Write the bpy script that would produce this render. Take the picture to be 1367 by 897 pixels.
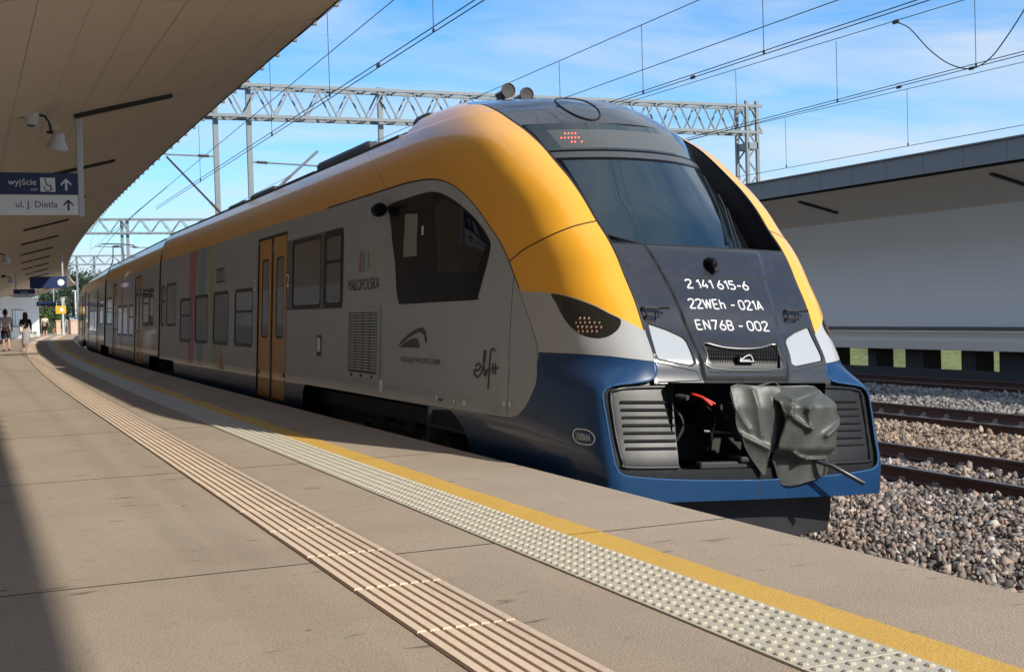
import bpy, bmesh, math, random
import numpy as np
from mathutils import Vector, Matrix
for o in list(bpy.data.objects): bpy.data.objects.remove(o)
random.seed(7); RNG = np.random.default_rng(7)
SC = bpy.context.scene
COL = SC.collection
# ------------------------------------------------------------------ camera (calibrated on the photograph)
YAW, PITCH, ROLL, HC = 0.405411, -0.022037, -0.029229, 1.2639
def cam_axes():
    fw = np.array([math.sin(YAW)*math.cos(PITCH), math.cos(YAW)*math.cos(PITCH), math.sin(PITCH)])
    r = np.array([math.cos(YAW), -math.sin(YAW), 0.]); u = np.cross(r, fw)
    c, s = math.cos(ROLL), math.sin(ROLL)
    return c*r+s*u, -s*r+c*u, fw
_r, _u, _f = cam_axes()
cd = bpy.data.cameras.new('camera'); cam = bpy.data.objects.new('camera', cd); COL.objects.link(cam)
cd.sensor_width = 36; cd.lens = 36*1700/1367; cd.clip_end = 3000; cd.clip_start = .05
cam.matrix_world = Matrix(((_r[0], _u[0], -_f[0], 0), (_r[1], _u[1], -_f[1], 0), (_r[2], _u[2], -_f[2], HC), (0, 0, 0, 1)))
SC.camera = cam
# ------------------------------------------------------------------ light
SUN = Vector((.755, -1.45, 1.0)).normalized()          # direction towards the sun
SUN_EL = math.asin(SUN.z); SUN_AZ = math.atan2(SUN.x, SUN.y)
w = bpy.data.worlds.new('World'); SC.world = w; w.use_nodes = True
nt = w.node_tree; nt.nodes.clear()
def N(nt, t, **k):
    n = nt.nodes.new(t)
    for a, b in k.items(): setattr(n, a, b)
    return n
out = N(nt, 'ShaderNodeOutputWorld'); bg = N(nt, 'ShaderNodeBackground'); bg.inputs[1].default_value = .118
sky = N(nt, 'ShaderNodeTexSky', sky_type='NISHITA', sun_disc=False)
sky.sun_elevation = SUN_EL; sky.sun_rotation = SUN_AZ; sky.air_density = 1.0; sky.dust_density = .0; sky.ozone_density = 1.5
# thin high clouds, laid on a flat layer overhead (direction divided by its height)
tc = N(nt, 'ShaderNodeTexCoord'); sx = N(nt, 'ShaderNodeSeparateXYZ'); nt.links.new(tc.outputs['Generated'], sx.inputs[0])
mz = N(nt, 'ShaderNodeMath', operation='MAXIMUM'); mz.inputs[1].default_value = .0; nt.links.new(sx.outputs[2], mz.inputs[0])
ad = N(nt, 'ShaderNodeMath', operation='ADD'); ad.inputs[1].default_value = .12; nt.links.new(mz.outputs[0], ad.inputs[0])
dx = N(nt, 'ShaderNodeMath', operation='DIVIDE'); dy = N(nt, 'ShaderNodeMath', operation='DIVIDE')
for d, s in ((dx, 0), (dy, 1)): nt.links.new(sx.outputs[s], d.inputs[0]); nt.links.new(ad.outputs[0], d.inputs[1])
cb = N(nt, 'ShaderNodeCombineXYZ'); nt.links.new(dx.outputs[0], cb.inputs[0]); nt.links.new(dy.outputs[0], cb.inputs[1])
mp = N(nt, 'ShaderNodeMapping'); mp.inputs['Rotation'].default_value = (0, 0, .5); mp.inputs['Scale'].default_value = (.75, 1.5, 1); mp.inputs['Location'].default_value = (6.4, -3.2, 0)
nt.links.new(cb.outputs[0], mp.inputs[0])
n1 = N(nt, 'ShaderNodeTexNoise'); n1.inputs['Scale'].default_value = 1.5; n1.inputs['Detail'].default_value = 9; n1.inputs['Roughness'].default_value = .58; n1.inputs['Distortion'].default_value = .55
n2 = N(nt, 'ShaderNodeTexNoise'); n2.inputs['Scale'].default_value = .42; n2.inputs['Detail'].default_value = 3
nt.links.new(mp.outputs[0], n1.inputs[0]); nt.links.new(mp.outputs[0], n2.inputs[0])
mu = N(nt, 'ShaderNodeMath', operation='MULTIPLY'); nt.links.new(n1.outputs[0], mu.inputs[0]); nt.links.new(n2.outputs[0], mu.inputs[1])
cr = N(nt, 'ShaderNodeMapRange'); cr.inputs[1].default_value = .15; cr.inputs[2].default_value = .36; cr.inputs[3].default_value = .0; cr.inputs[4].default_value = .88
nt.links.new(mu.outputs[0], cr.inputs[0])
mx = N(nt, 'ShaderNodeMix', data_type='RGBA'); mx.inputs[7].default_value = (4.0, 4.5, 5.1, 1)
hs = N(nt, 'ShaderNodeHueSaturation'); hs.inputs['Saturation'].default_value = 1.12; hs.inputs['Value'].default_value = 1.0
tn = N(nt, 'ShaderNodeMix', data_type='RGBA', blend_type='MULTIPLY'); tn.inputs[0].default_value = 1; tn.inputs[7].default_value = (.50, .78, 1.06, 1)
nt.links.new(sky.outputs[0], tn.inputs[6])
# pale haze low over the horizon
iz = N(nt, 'ShaderNodeMath', operation='SUBTRACT'); iz.inputs[0].default_value = 1; nt.links.new(mz.outputs[0], iz.inputs[1])
pz = N(nt, 'ShaderNodeMath', operation='POWER'); pz.inputs[1].default_value = 12; nt.links.new(iz.outputs[0], pz.inputs[0])
hz = N(nt, 'ShaderNodeMix', data_type='RGBA'); hz.inputs[7].default_value = (3.5, 4.3, 5.1, 1); nt.links.new(pz.outputs[0], hz.inputs[0]); nt.links.new(tn.outputs[2], hz.inputs[6])
nt.links.new(hz.outputs[2], hs.inputs['Color'])
nt.links.new(cr.outputs[0], mx.inputs[0]); nt.links.new(hs.outputs[0], mx.inputs[6]); nt.links.new(mx.outputs[2], bg.inputs[0]); nt.links.new(bg.outputs[0], out.inputs[0])
sd = bpy.data.lights.new('sun', 'SUN'); sd.energy = 3.5; sd.angle = math.radians(.9); sd.color = (1, .93, .82)
so = bpy.data.objects.new('sun', sd); COL.objects.link(so); so.rotation_euler = (-SUN).to_track_quat('-Z', 'Y').to_euler()
SC.view_settings.view_transform = 'Standard'; SC.view_settings.look = 'None'; SC.view_settings.gamma = 1; SC.view_settings.exposure = .63
SC.render.engine = 'CYCLES'; SC.cycles.max_bounces = 8; SC.cycles.transparent_max_bounces = 8

# ------------------------------------------------------------------ materials
MATS = {}
M = MATS
def mat(name, col, rough=.6, metal=0, spec=.5, coat=0, noise=None, bump=None, emit=None):
    """noise: list of (scale, strength, colour, lo, hi); bump: (scale, strength, distance)"""
    m = bpy.data.materials.new(name); m.use_nodes = True; t = m.node_tree; p = t.nodes['Principled BSDF']
    p.inputs['Base Color'].default_value = (*col, 1); p.inputs['Roughness'].default_value = rough; p.inputs['Metallic'].default_value = metal
    p.inputs['Specular IOR Level'].default_value = spec; p.inputs['Coat Weight'].default_value = coat; p.inputs['Coat Roughness'].default_value = .04
    if emit: p.inputs['Emission Color'].default_value = (*emit[0], 1); p.inputs['Emission Strength'].default_value = emit[1]
    if noise or bump:
        c = N(t, 'ShaderNodeTexCoord'); last = None
        for (sc, st, cl, lo, hi) in (noise or []):
            nn = N(t, 'ShaderNodeTexNoise'); nn.inputs['Detail'].default_value = 8; nn.inputs['Roughness'].default_value = .6
            if isinstance(sc, tuple):
                g = N(t, 'ShaderNodeMapping'); g.inputs['Scale'].default_value = sc; t.links.new(c.outputs['Object'], g.inputs[0]); t.links.new(g.outputs[0], nn.inputs[0]); nn.inputs['Scale'].default_value = 1
            else:
                nn.inputs['Scale'].default_value = sc; t.links.new(c.outputs['Object'], nn.inputs[0])
            r = N(t, 'ShaderNodeMapRange'); r.inputs[1].default_value = lo; r.inputs[2].default_value = hi; r.inputs[4].default_value = st
            t.links.new(nn.outputs[0], r.inputs[0])
            x = N(t, 'ShaderNodeMix', data_type='RGBA'); x.inputs[7].default_value = (*cl, 1)
            if last: t.links.new(last, x.inputs[6])
            else: x.inputs[6].default_value = (*col, 1)
            t.links.new(r.outputs[0], x.inputs[0]); last = x.outputs[2]
        if last: t.links.new(last, p.inputs['Base Color'])
        if bump:
            nb = N(t, 'ShaderNodeTexNoise'); nb.inputs['Detail'].default_value = 6
            if isinstance(bump[0], tuple):
                g = N(t, 'ShaderNodeMapping'); g.inputs['Scale'].default_value = bump[0]; t.links.new(c.outputs['Object'], g.inputs[0]); t.links.new(g.outputs[0], nb.inputs[0]); nb.inputs['Scale'].default_value = 1
            else:
                nb.inputs['Scale'].default_value = bump[0]; t.links.new(c.outputs['Object'], nb.inputs[0])
            b = N(t, 'ShaderNodeBump'); b.inputs['Strength'].default_value = bump[1]; b.inputs['Distance'].default_value = bump[2]
            t.links.new(nb.outputs[0], b.inputs['Height']); t.links.new(b.outputs[0], p.inputs['Normal'])
    MATS[name] = m
    return m
def spots(name, vscale, thr, colr):
    """small dark blots (gum, grease) scattered on a surface"""
    t = M[name].node_tree; p = t.nodes['Principled BSDF']; src = p.inputs['Base Color'].links[0].from_socket
    c = N(t, 'ShaderNodeTexCoord'); nz = N(t, 'ShaderNodeTexNoise'); nz.inputs['Scale'].default_value = 14; t.links.new(c.outputs['Object'], nz.inputs[0])
    mv = N(t, 'ShaderNodeVectorMath', operation='MULTIPLY_ADD'); mv.inputs[1].default_value = (.06, .06, .06); t.links.new(nz.outputs['Color'], mv.inputs[0]); t.links.new(c.outputs['Object'], mv.inputs[2])
    v = N(t, 'ShaderNodeTexVoronoi'); v.inputs['Scale'].default_value = vscale; v.inputs['Randomness'].default_value = 1; t.links.new(mv.outputs[0], v.inputs[0])
    r = N(t, 'ShaderNodeMapRange'); r.inputs[1].default_value = thr; r.inputs[2].default_value = thr*.7; r.inputs[4].default_value = .75; t.links.new(v.outputs['Distance'], r.inputs[0])
    x = N(t, 'ShaderNodeMix', data_type='RGBA'); x.inputs[7].default_value = (*colr, 1); t.links.new(r.outputs[0], x.inputs[0]); t.links.new(src, x.inputs[6]); t.links.new(x.outputs[2], p.inputs['Base Color'])
def glass(name, tint, trans=.4, rough=.02, coat=0.):
    m = bpy.data.materials.new(name); m.use_nodes = True; t = m.node_tree; p = t.nodes['Principled BSDF']
    p.inputs['Base Color'].default_value = (*tint, 1); p.inputs['Roughness'].default_value = rough; p.inputs['Specular IOR Level'].default_value = .8; p.inputs['Coat Weight'].default_value = coat; p.inputs['Coat IOR'].default_value = 1.6; p.inputs['Coat Roughness'].default_value = .02
    tr = N(t, 'ShaderNodeBsdfTransparent'); tr.inputs[0].default_value = (.55, .62, .62, 1)
    ms = N(t, 'ShaderNodeMixShader'); fr = N(t, 'ShaderNodeFresnel'); fr.inputs[0].default_value = 1.5
    ma = N(t, 'ShaderNodeMath', operation='MULTIPLY_ADD'); ma.inputs[1].default_value = -trans; ma.inputs[2].default_value = trans
    t.links.new(fr.outputs[0], ma.inputs[0]); t.links.new(ma.outputs[0], ms.inputs[0])
    t.links.new(p.outputs[0], ms.inputs[1]); t.links.new(tr.outputs[0], ms.inputs[2]); t.links.new(ms.outputs[0], t.nodes['Material Output'].inputs[0])
    MATS[name] = m
    return m
M = MATS
# platform and ground
mat('paving', (.40, .315, .225), .85, noise=[(1.3, .45, (.29, .23, .17), .45, .7), (.35, .5, (.45, .37, .28), .43, .6), ((.5, .16, 1), .45, (.28, .225, .17), .5, .66), (9., .35, (.31, .245, .185), .5, .72), (75, .75, (.21, .165, .12), .5, .68), (110, .75, (.54, .46, .36), .52, .68), ((1.6, 7, 1), .8, (.12, .095, .08), .635, .68), (4.5, .6, (.17, .135, .11), .66, .74)], bump=(110, .6, .006))
spots('paving', 2.3, .055, (.12, .095, .08)); spots('paving', 5.1, .05, (.20, .16, .13))
mat('joint', (.055, .047, .04), .9)
mat('yellow_paint', (.66, .40, .07), .75, noise=[(3, .4, (.55, .33, .06), .45, .7), (80, .7, (.44, .26, .06), .5, .68), (110, .6, (.78, .55, .2), .53, .7)], bump=(110, .6, .005))
mat('tactile', (.53, .485, .375), .45, noise=[(2.2, .35, (.38, .35, .28), .45, .7), (14, .5, (.30, .27, .22), .56, .7), (60, .35, (.33, .30, .25), .53, .7)], bump=(90, .15, .002))
mat('guide', (.78, .62, .45), .65, noise=[(3, .35, (.68, .50, .38), .4, .7), (35, .4, (.44, .32, .24), .52, .72)], bump=(120, .25, .002))
mat('guide_base', (.22, .13, .09), .8)
mat('concrete', (.42, .40, .37), .85, noise=[(3, .5, (.3, .28, .25), .4, .7)], bump=(40, .3, .004))
mat('ballast_bed', (.13, .105, .085), .95, noise=[(25, .7, (.26, .21, .17), .45, .65)], bump=(22, 1., .04))
mat('rail_rust', (.075, .032, .022), .75, noise=[(30, .5, (.04, .02, .016), .4, .7)])
mat('rail_top', (.42, .40, .38), .3, metal=.9)
mat('clip', (.30, .26, .24), .6, metal=.2)
mat('soffit', (.62, .55, .46), .72, noise=[(.8, .3, (.56, .49, .41), .4, .7)])
mat('soffit_gap', (.26, .22, .18), .9)
mat('wall_white', (.84, .825, .79), .65, noise=[(.6, .25, (.72, .72, .70), .4, .7)])
mat('beam_beige', (.62, .56, .46), .8, noise=[(1.5, .3, (.5, .45, .37), .4, .7)])
mat('fascia', (.17, .18, .185), .55)
mat('black', (.012, .012, .013), .5)
mat('lamp_black', (.012, .012, .012), .4)
mat('roof_grey', (.17, .17, .17), .7)
# train
mat('yellow', (.92, .43, .03), .30, coat=.55, noise=[((3, .6, 3), .06, (.6, .28, .03), .5, .75)])
mat('silver', (.385, .425, .455), .36, coat=.25, metal=.12, noise=[((.5, .35, 2.), .25, (.33, .33, .32), .45, .7), ((1, 9., .5), .22, (.24, .225, .20), .52, .72), ((.6, 1.2, 5.), .25, (.26, .24, .21), .56, .72)])
mat('band', (.10, .10, .10), .4, coat=.2)
mat('silver_light', (.42, .425, .42), .3, coat=.4)
mat('blue', (.008, .042, .115), .28, coat=.35, spec=.35)
mat('lip_blue', (.03, .09, .2), .25, coat=.6)
mat('hood', (.030, .031, .034), .24, coat=.6, spec=.4, noise=[(6, .3, (.07, .07, .07), .5, .75)])
mat('cab_black', (.006, .006, .007), .3, spec=.10)
mat('mask', (.005, .005, .006), .4, spec=.08)
mat('plastic', (.018, .019, .02), .36, spec=.2, noise=[(30, .25, (.08, .08, .08), .58, .7)])
mat('seam', (.006, .006, .006), .7)
mat('rubber', (.012, .012, .013), .6)
mat('frame_dark', (.010, .010, .011), .4, spec=.25)
mat('pane', (.022, .034, .036), .05, spec=.7, coat=.5)
mat('white_paint', (.8, .8, .8), .5)
mat('grey_print', (.07, .07, .07), .6)
mat('headlight', (.40, .43, .44), .15, coat=.6, spec=.5)
mat('lamp_dark', (.015, .016, .014), .06, coat=1.)
mat('lamp_amber', (.14, .06, .02), .25, coat=.3)
mat('grille_mesh', (.02, .02, .021), .5)
mat('trim_metal', (.13, .13, .13), .35, metal=.5)
mat('steel', (.30, .31, .33), .45, metal=.3)
mat('bogie', (.028, .028, .029), .65)
mat('plow', (.022, .023, .026), .6, noise=[(60, .5, (.12, .12, .12), .66, .72)])
mat('tarp', (.060, .063, .054), .46, spec=.45, noise=[(7, .4, (.13, .132, .12), .45, .7), (40, .3, (.05, .05, .045), .55, .7)], bump=(35, .25, .004))
mat('roof_kit', (.035, .037, .04), .6)
mat('led', (.2, .02, .02), .5, emit=((1., .12, .06), 2.2))
mat('screen', (.10, .11, .11), .35)
mat('pink', (.42, .13, .2), .4, coat=.2); mat('sky_blue', (.17, .33, .42), .4, coat=.2); mat('lime', (.35, .40, .16), .4, coat=.2); mat('orange_st', (.45, .27, .14), .4)
mat('red', (.6, .03, .02), .4)
mat('horn_brown', (.10, .05, .035), .5)
mat('steel_bar', (.06, .06, .062), .35, metal=.6)
mat('desk', (.05, .05, .055), .6); mat('interior', (.12, .12, .12), .8); mat('blind', (.012, .012, .012), .8)
mat('pale_pane', (.20, .22, .215), .12, coat=.4)
glass('windscreen', (.018, .04, .055), .30, coat=.8)
glass('cab_glass', (.012, .014, .014), .4)
# street things
mat('galv', (.19, .215, .225), .5, metal=.2, noise=[(8, .3, (.14, .16, .17), .45, .7)])
mat('pale_metal', (.5, .54, .52), .5)
mat('wire', (.03, .03, .03), .6)
mat('ceramic', (.12, .06, .04), .3)
mat('sign_navy', (.010, .028, .10), .4); mat('sign_white', (.85, .86, .86), .45); mat('sign_frame', (.5, .5, .5), .4, metal=.3)
mat('cam_white', (.55, .54, .52), .4); mat('cam_glass', (.3, .3, .3), .1)
mat('skin', (.48, .28, .2), .6); mat('hair', (.05, .025, .015), .6); mat('shirt_white', (.62, .58, .58), .8); mat('cloth_black', (.012, .012, .014), .8)
mat('skirt_grey', (.33, .31, .33), .85, noise=[(14, .6, (.2, .19, .2), .45, .6)]); mat('shirt_cream', (.6, .56, .44), .8); mat('shoe', (.5, .45, .42), .7)
mat('stone_pink', (.62, .46, .36), .85, noise=[(2, .4, (.5, .37, .3), .4, .7)])
mat('brick_red', (.50, .13, .08), .85); mat('fence_green', (.10, .13, .09), .6); mat('sign_yellow', (.75, .42, .03), .5)
mat('bark', (.08, .06, .045), .9)
mat('leaf', (.045, .085, .025), .6, noise=[(1.2, .7, (.09, .13, .035), .4, .65)])
mat('leaf_dark', (.025, .05, .02), .6, noise=[(1.2, .6, (.05, .085, .03), .4, .65)])
mat('grass', (.15, .19, .05), .9, noise=[(3, .7, (.30, .29, .12), .4, .65), (14, .6, (.05, .08, .02), .48, .6)])
mat('ground', (.16, .15, .11), .95, noise=[(.1, .6, (.1, .12, .05), .4, .6)])

# ------------------------------------------------------------------ mesh helpers
def tag(o, label=None, cat=None, group=None, kind=None):
    if label: o['label'] = label
    if cat: o['category'] = cat
    if group: o['group'] = group
    if kind: o['kind'] = kind
    return o
def empty(name, loc=(0, 0, 0), rot=(0, 0, 0), parent=None):
    o = bpy.data.objects.new(name, None); COL.objects.link(o); o.location = loc; o.rotation_euler = rot; o.empty_display_size = .2
    if parent: o.parent = parent
    return o
def mobj(name, V, F, m, parent=None, smooth=False, loc=None, rot=None):
    me = bpy.data.meshes.new(name)
    V = np.asarray(V, float)
    if isinstance(F, np.ndarray) and F.ndim == 2:
        me.vertices.add(len(V)); me.vertices.foreach_set('co', V.ravel())
        k = F.shape[1]; me.loops.add(F.size); me.loops.foreach_set('vertex_index', F.ravel().astype(np.int32))
        me.polygons.add(len(F)); me.polygons.foreach_set('loop_start', np.arange(0, F.size, k, dtype=np.int32)); me.polygons.foreach_set('loop_total', np.full(len(F), k, np.int32))
        me.update(calc_edges=True)
    else:
        me.from_pydata([tuple(v) for v in V], [], [tuple(int(i) for i in f) for f in F]); me.update()
    if smooth: me.polygons.foreach_set('use_smooth', [True]*len(me.polygons))
    ms = m if isinstance(m, (list, tuple)) else [m]
    for a in ms: me.materials.append(M[a])
    return link(name, me, parent, loc, rot)
def link(name, me, parent=None, loc=None, rot=None):
    o = bpy.data.objects.new(name, me); COL.objects.link(o)
    if parent: o.parent = parent
    if loc is not None: o.location = loc
    if rot is not None: o.rotation_euler = rot
    return o
class MB:
    def __init__(s): s.V = []; s.F = []
    def add(s, V, F):
        n = len(s.V); s.V += [tuple(v) for v in V]; s.F += [tuple(i+n for i in f) for f in F]; return s
    def box(s, x0, x1, y0, y1, z0, z1):
        return s.add([(x0, y0, z0), (x1, y0, z0), (x1, y1, z0), (x0, y1, z0), (x0, y0, z1), (x1, y0, z1), (x1, y1, z1), (x0, y1, z1)],
                     [(0, 3, 2, 1), (4, 5, 6, 7), (0, 1, 5, 4), (1, 2, 6, 5), (2, 3, 7, 6), (3, 0, 4, 7)])
    def bbox(s, x0, x1, y0, y1, z0, z1, b=.01):
        """box with chamfered vertical and top edges"""
        X = [x0, x0+b, x1-b, x1]; Y = [y0, y0+b, y1-b, y1]
        ring = lambda e, z: [(X[0]+e, Y[1], z), (X[1], Y[0]+e, z), (X[2], Y[0]+e, z), (X[3]-e, Y[1], z), (X[3]-e, Y[2], z), (X[2], Y[3]-e, z), (X[1], Y[3]-e, z), (X[0]+e, Y[2], z)]
        V = ring(b*.6, z0)+ring(0, z0+b)+ring(0, z1-b)+ring(b*.6, z1)
        F = [tuple(range(7, -1, -1)), tuple(range(24, 32))]
        for k in range(3):
            for i in range(8): F.append((k*8+i, k*8+(i+1) % 8, (k+1)*8+(i+1) % 8, (k+1)*8+i))
        return s.add(V, F)
    def tube(s, pts, r, n=8, closed=False, cap=True):
        pts = [Vector(p) for p in pts]; L = len(pts); rs = r if isinstance(r, (list, tuple)) else [r]*L
        up = None; V = []
        for i, p in enumerate(pts):
            if closed: d = pts[(i+1) % L]-pts[i-1]
            else: d = pts[min(i+1, L-1)]-pts[max(i-1, 0)]
            d.normalize()
            if up is None:
                up = Vector((0, 0, 1)) if abs(d.z) < .9 else Vector((1, 0, 0))
            a = d.cross(up); a.normalize(); b = a.cross(d); up = b
            for k in range(n):
                t = 2*math.pi*k/n; V.append(p+a*math.cos(t)*rs[i]+b*math.sin(t)*rs[i])
        F = []
        for i in range(L if closed else L-1):
            j = (i+1) % L
            for k in range(n): F.append((i*n+k, i*n+(k+1) % n, j*n+(k+1) % n, j*n+k))
        if cap and not closed: F += [tuple(range(n-1, -1, -1)), tuple(range((L-1)*n, L*n))]
        return s.add(V, F)
    def bar(s, p, q, w, h=None):
        """rectangular bar between two points"""
        h = h or w; p = Vector(p); q = Vector(q); d = (q-p).normalized()
        u = Vector((0, 0, 1)) if abs(d.z) < .95 else Vector((0, 1, 0))
        a = d.cross(u).normalized()*w/2; b = a.cross(d).normalized()*h/2
        return s.add([p-a-b, p+a-b, p+a+b, p-a+b, q-a-b, q+a-b, q+a+b, q-a+b], [(0, 3, 2, 1), (4, 5, 6, 7), (0, 1, 5, 4), (1, 2, 6, 5), (2, 3, 7, 6), (3, 0, 4, 7)])
    def lathe(s, prof, n=16, axis='z', at=(0, 0, 0)):
        V = []
        for r, h in prof:
            for k in range(n):
                t = 2*math.pi*k/n; c, q = r*math.cos(t), r*math.sin(t)
                v = {'z': (c, q, h), 'y': (c, h, q), 'x': (h, c, q)}[axis]; V.append((v[0]+at[0], v[1]+at[1], v[2]+at[2]))
        F = []
        for i in range(len(prof)-1):
            for k in range(n): F.append((i*n+k, i*n+(k+1) % n, (i+1)*n+(k+1) % n, (i+1)*n+k))
        F += [tuple(range(n-1, -1, -1)), tuple(range((len(prof)-1)*n, len(prof)*n))]
        return s.add(V, F)
    def prism(s, poly, h0, h1, axis='y'):
        """poly of 2D points extruded along axis"""
        f = {'y': lambda a, b, h: (a, h, b), 'x': lambda a, b, h: (h, a, b), 'z': lambda a, b, h: (a, b, h)}[axis]
        n = len(poly); V = [f(a, b, h0) for a, b in poly]+[f(a, b, h1) for a, b in poly]
        F = [tuple(range(n-1, -1, -1)), tuple(range(n, 2*n))]+[(i, (i+1) % n, n+(i+1) % n, n+i) for i in range(n)]
        return s.add(V, F)
    def build(s, name, m, parent=None, smooth=False, loc=None, rot=None):
        o = mobj(name, s.V, s.F, m, parent, smooth, loc, rot)
        bm = bmesh.new(); bm.from_mesh(o.data); bmesh.ops.recalc_face_normals(bm, faces=bm.faces); bm.to_mesh(o.data); bm.free()
        if smooth:
            try: o.data.set_sharp_from_angle(angle=math.radians(40))
            except Exception: pass
        return o
def copy_tree(o, parent=None):
    c = o.copy(); COL.objects.link(c); c.parent = parent
    for ch in list(o.children): copy_tree(ch, c)
    return c
_FONT = {}
def text_mesh(txt, h, spacing=1.0, sx=1.0):
    """mesh verts (x right, y up) of a word, cap height h"""
    cu = bpy.data.curves.new('t', 'FONT'); cu.body = txt; cu.size = 1; cu.space_character = spacing; cu.resolution_u = 3
    ob = bpy.data.objects.new('t', cu); COL.objects.link(ob)
    bpy.context.view_layer.update()
    me = bpy.data.meshes.new_from_object(ob.evaluated_get(bpy.context.evaluated_depsgraph_get()))
    V = np.array([v.co[:] for v in me.vertices]); F = [tuple(p.vertices) for p in me.polygons]
    bpy.data.objects.remove(ob); bpy.data.curves.remove(cu); bpy.data.meshes.remove(me)
    k = h/.72; V = V*k; V[:, 0] *= sx
    V[:, 0] -= V[:, 0].min()
    return V[:, :2], F
def path_off(Y): return .000492*max(0., Y-17.9)**2
def path_dir(Y): return math.atan(2*.000492*max(0., Y-17.9))       # heading to the right of +Y
def PP(d, Y, z=0.):
    """point at sideways distance d from the camera line, following the curve of the track"""
    return (d+path_off(Y), Y, z)
# ------------------------------------------------------------------ train skin geometry
DC, CANT = 5.691, 0.05253          # track centre line, track cant
NOSE_END = 16.5
def pchip(xk, yk, x):
    xk = np.asarray(xk, float); yk = np.asarray(yk, float)
    h = np.diff(xk); d = np.diff(yk)/h
    m = np.zeros(len(xk))
    for i in range(1, len(xk)-1):
        if d[i-1]*d[i] > 0:
            w1 = 2*h[i]+h[i-1]; w2 = h[i]+2*h[i-1]
            m[i] = (w1+w2)/(w1/d[i-1]+w2/d[i])
    m[0] = d[0]; m[-1] = d[-1]
    x = np.clip(x, xk[0], xk[-1])
    i = np.clip(np.searchsorted(xk, x)-1, 0, len(xk)-2)
    t = (x-xk[i])/h[i]
    return ((2*t**3-3*t**2+1)*yk[i]+(t**3-2*t**2+t)*h[i]*m[i]
            + (-2*t**3+3*t**2)*yk[i+1]+(t**3-t**2)*h[i]*m[i+1])
EZ = [-.30, -.08, .20, .50, .65, .77, 1.01, 1.26, 1.45, 1.64, 1.78, 1.94, 2.16, 2.35, 2.53, 2.71, 2.86, 3.04, 3.22, 3.34, 3.42, 3.50, 3.57, 3.605, 3.62]
EB = [.82, .82, .82, .82, .82, .82, .82, .83, .84, .85, .86, .87, .885, .895, .905, .91, .92, .92, .92, .90, .87, .75, .52, .30, .0]
EY = [8.47, 8.48, 8.56, 8.65, 8.695, 8.725, 8.885, 9.04, 9.19, 9.335, 9.47, 9.66, 9.90, 10.15, 10.43, 10.72, 11.0, 11.42, 11.88, 12.3, 12.77, 13.1, 13.3, 13.4, 13.5]
BG = [.02, .02, .02, .02, .02, .02, .02, .03, .04, .05, .07, .10, .17, .23, .30, .38, .46, .62, .72, .78, .76, .60, .35, .15, .0]
WZ = [-.40, -.20, .10, .60, 2.30, 2.50, 2.70, 2.85, 3.0, 3.15, 3.25, 3.35, 3.42, 3.50, 3.57, 3.605, 3.62]
WX = [1.37, 1.395, 1.41, 1.41, 1.41, 1.405, 1.39, 1.37, 1.33, 1.265, 1.20, 1.11, 1.02, .86, .62, .38, .0]
QK = [0, .12, .25, .36, .5, .68, .86, 1]
LOW = np.array([(0, 0), (.34, .02), (.68, .055), (.80, .10), (.86, .2), (.915, .5), (.97, 1.2), (1, 2.2)])
HIG = np.array([(0, 0), (.18, .04), (.36, .105), (.51, .2), (.69, .4), (.85, .8), (.96, 1.4), (1, 2.2)])
A1, A2 = .3, .75
def sstep(a, b, x):
    t = np.clip((x-a)/(b-a), 0, 1); return t*t*(3-2*t)
def crease_x(z):
    return np.interp(z, [.55, .8, 1.1, 1.4, 1.75], CREASE)
CREASE = [.385, .405, .44, .48, .56]
def front_y(x, z, raw=False):
    """front surface between the arch edges"""
    b = pchip(EZ, EB, z); y = pchip(EZ, EY, z)-pchip(EZ, BG, z)*(1-np.minimum(1, (x/np.maximum(b, 1e-4))**2))
    if not raw:   # shallow step of the bonnet panel
        w = sstep(.60, .66, z)*(1-sstep(1.70, 1.76, z))
        y = y-.022*w*(1-sstep(crease_x(z)-.012, crease_x(z)+.022, np.abs(x)))
    return y
def nose_point(a, z):
    """a in 0..1 : centre -> side, arrays"""
    b = pchip(EZ, EB, z); W = np.interp(z, WZ, WX); W = pchip(WZ, WX, z)
    yE = pchip(EZ, EY, z)
    m = sstep(.52, .80, z)
    q = np.clip((a-A1)/(A2-A1), 0, 1)
    rl, hl = pchip(QK, LOW[:, 0], q), pchip(QK, LOW[:, 1], q)
    rh, hh = pchip(QK, HIG[:, 0], q), pchip(QK, HIG[:, 1], q)
    r = rl*(1-m)+rh*m; h = hl*(1-m)+hh*m
    xi = b*np.clip(a/A1, 0, 1)
    x = np.where(a <= A1, xi, b+(W-b)*r)
    e = np.clip((a-A2)/(1-A2), 0, 1)
    y = np.where(a <= A1, front_y(xi, z), yE+h)
    y = y+e*(NOSE_END-(yE+2.2))
    return x, y
def nose_grid():
    zs = np.concatenate([np.arange(-.30, 2.30, .024), np.arange(2.30, 3.20, .02), np.arange(3.20, 3.62, .012), [3.6195]])
    a = np.concatenate([np.linspace(0, A1, 46)[:-1], np.linspace(A1, A2, 92)[:-1], np.linspace(A2, 1, 105)])
    A, Z = np.meshgrid(a, zs)
    x, y = nose_point(A.ravel(), Z.ravel())
    x = x.reshape(A.shape); y = y.reshape(A.shape)
    # metric chart coordinate across
    ds = np.hypot(np.diff(x, axis=1), np.diff(y, axis=1))
    n1 = 45
    S = np.concatenate([np.zeros((len(zs), 1)), np.cumsum(ds, axis=1)], axis=1)
    S = S-S[:, n1:n1+1]+x[:, n1:n1+1]
    S[:, :n1+1] = x[:, :n1+1]
    P = np.stack([x, y, Z], -1)
    return P, S, Z
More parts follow.
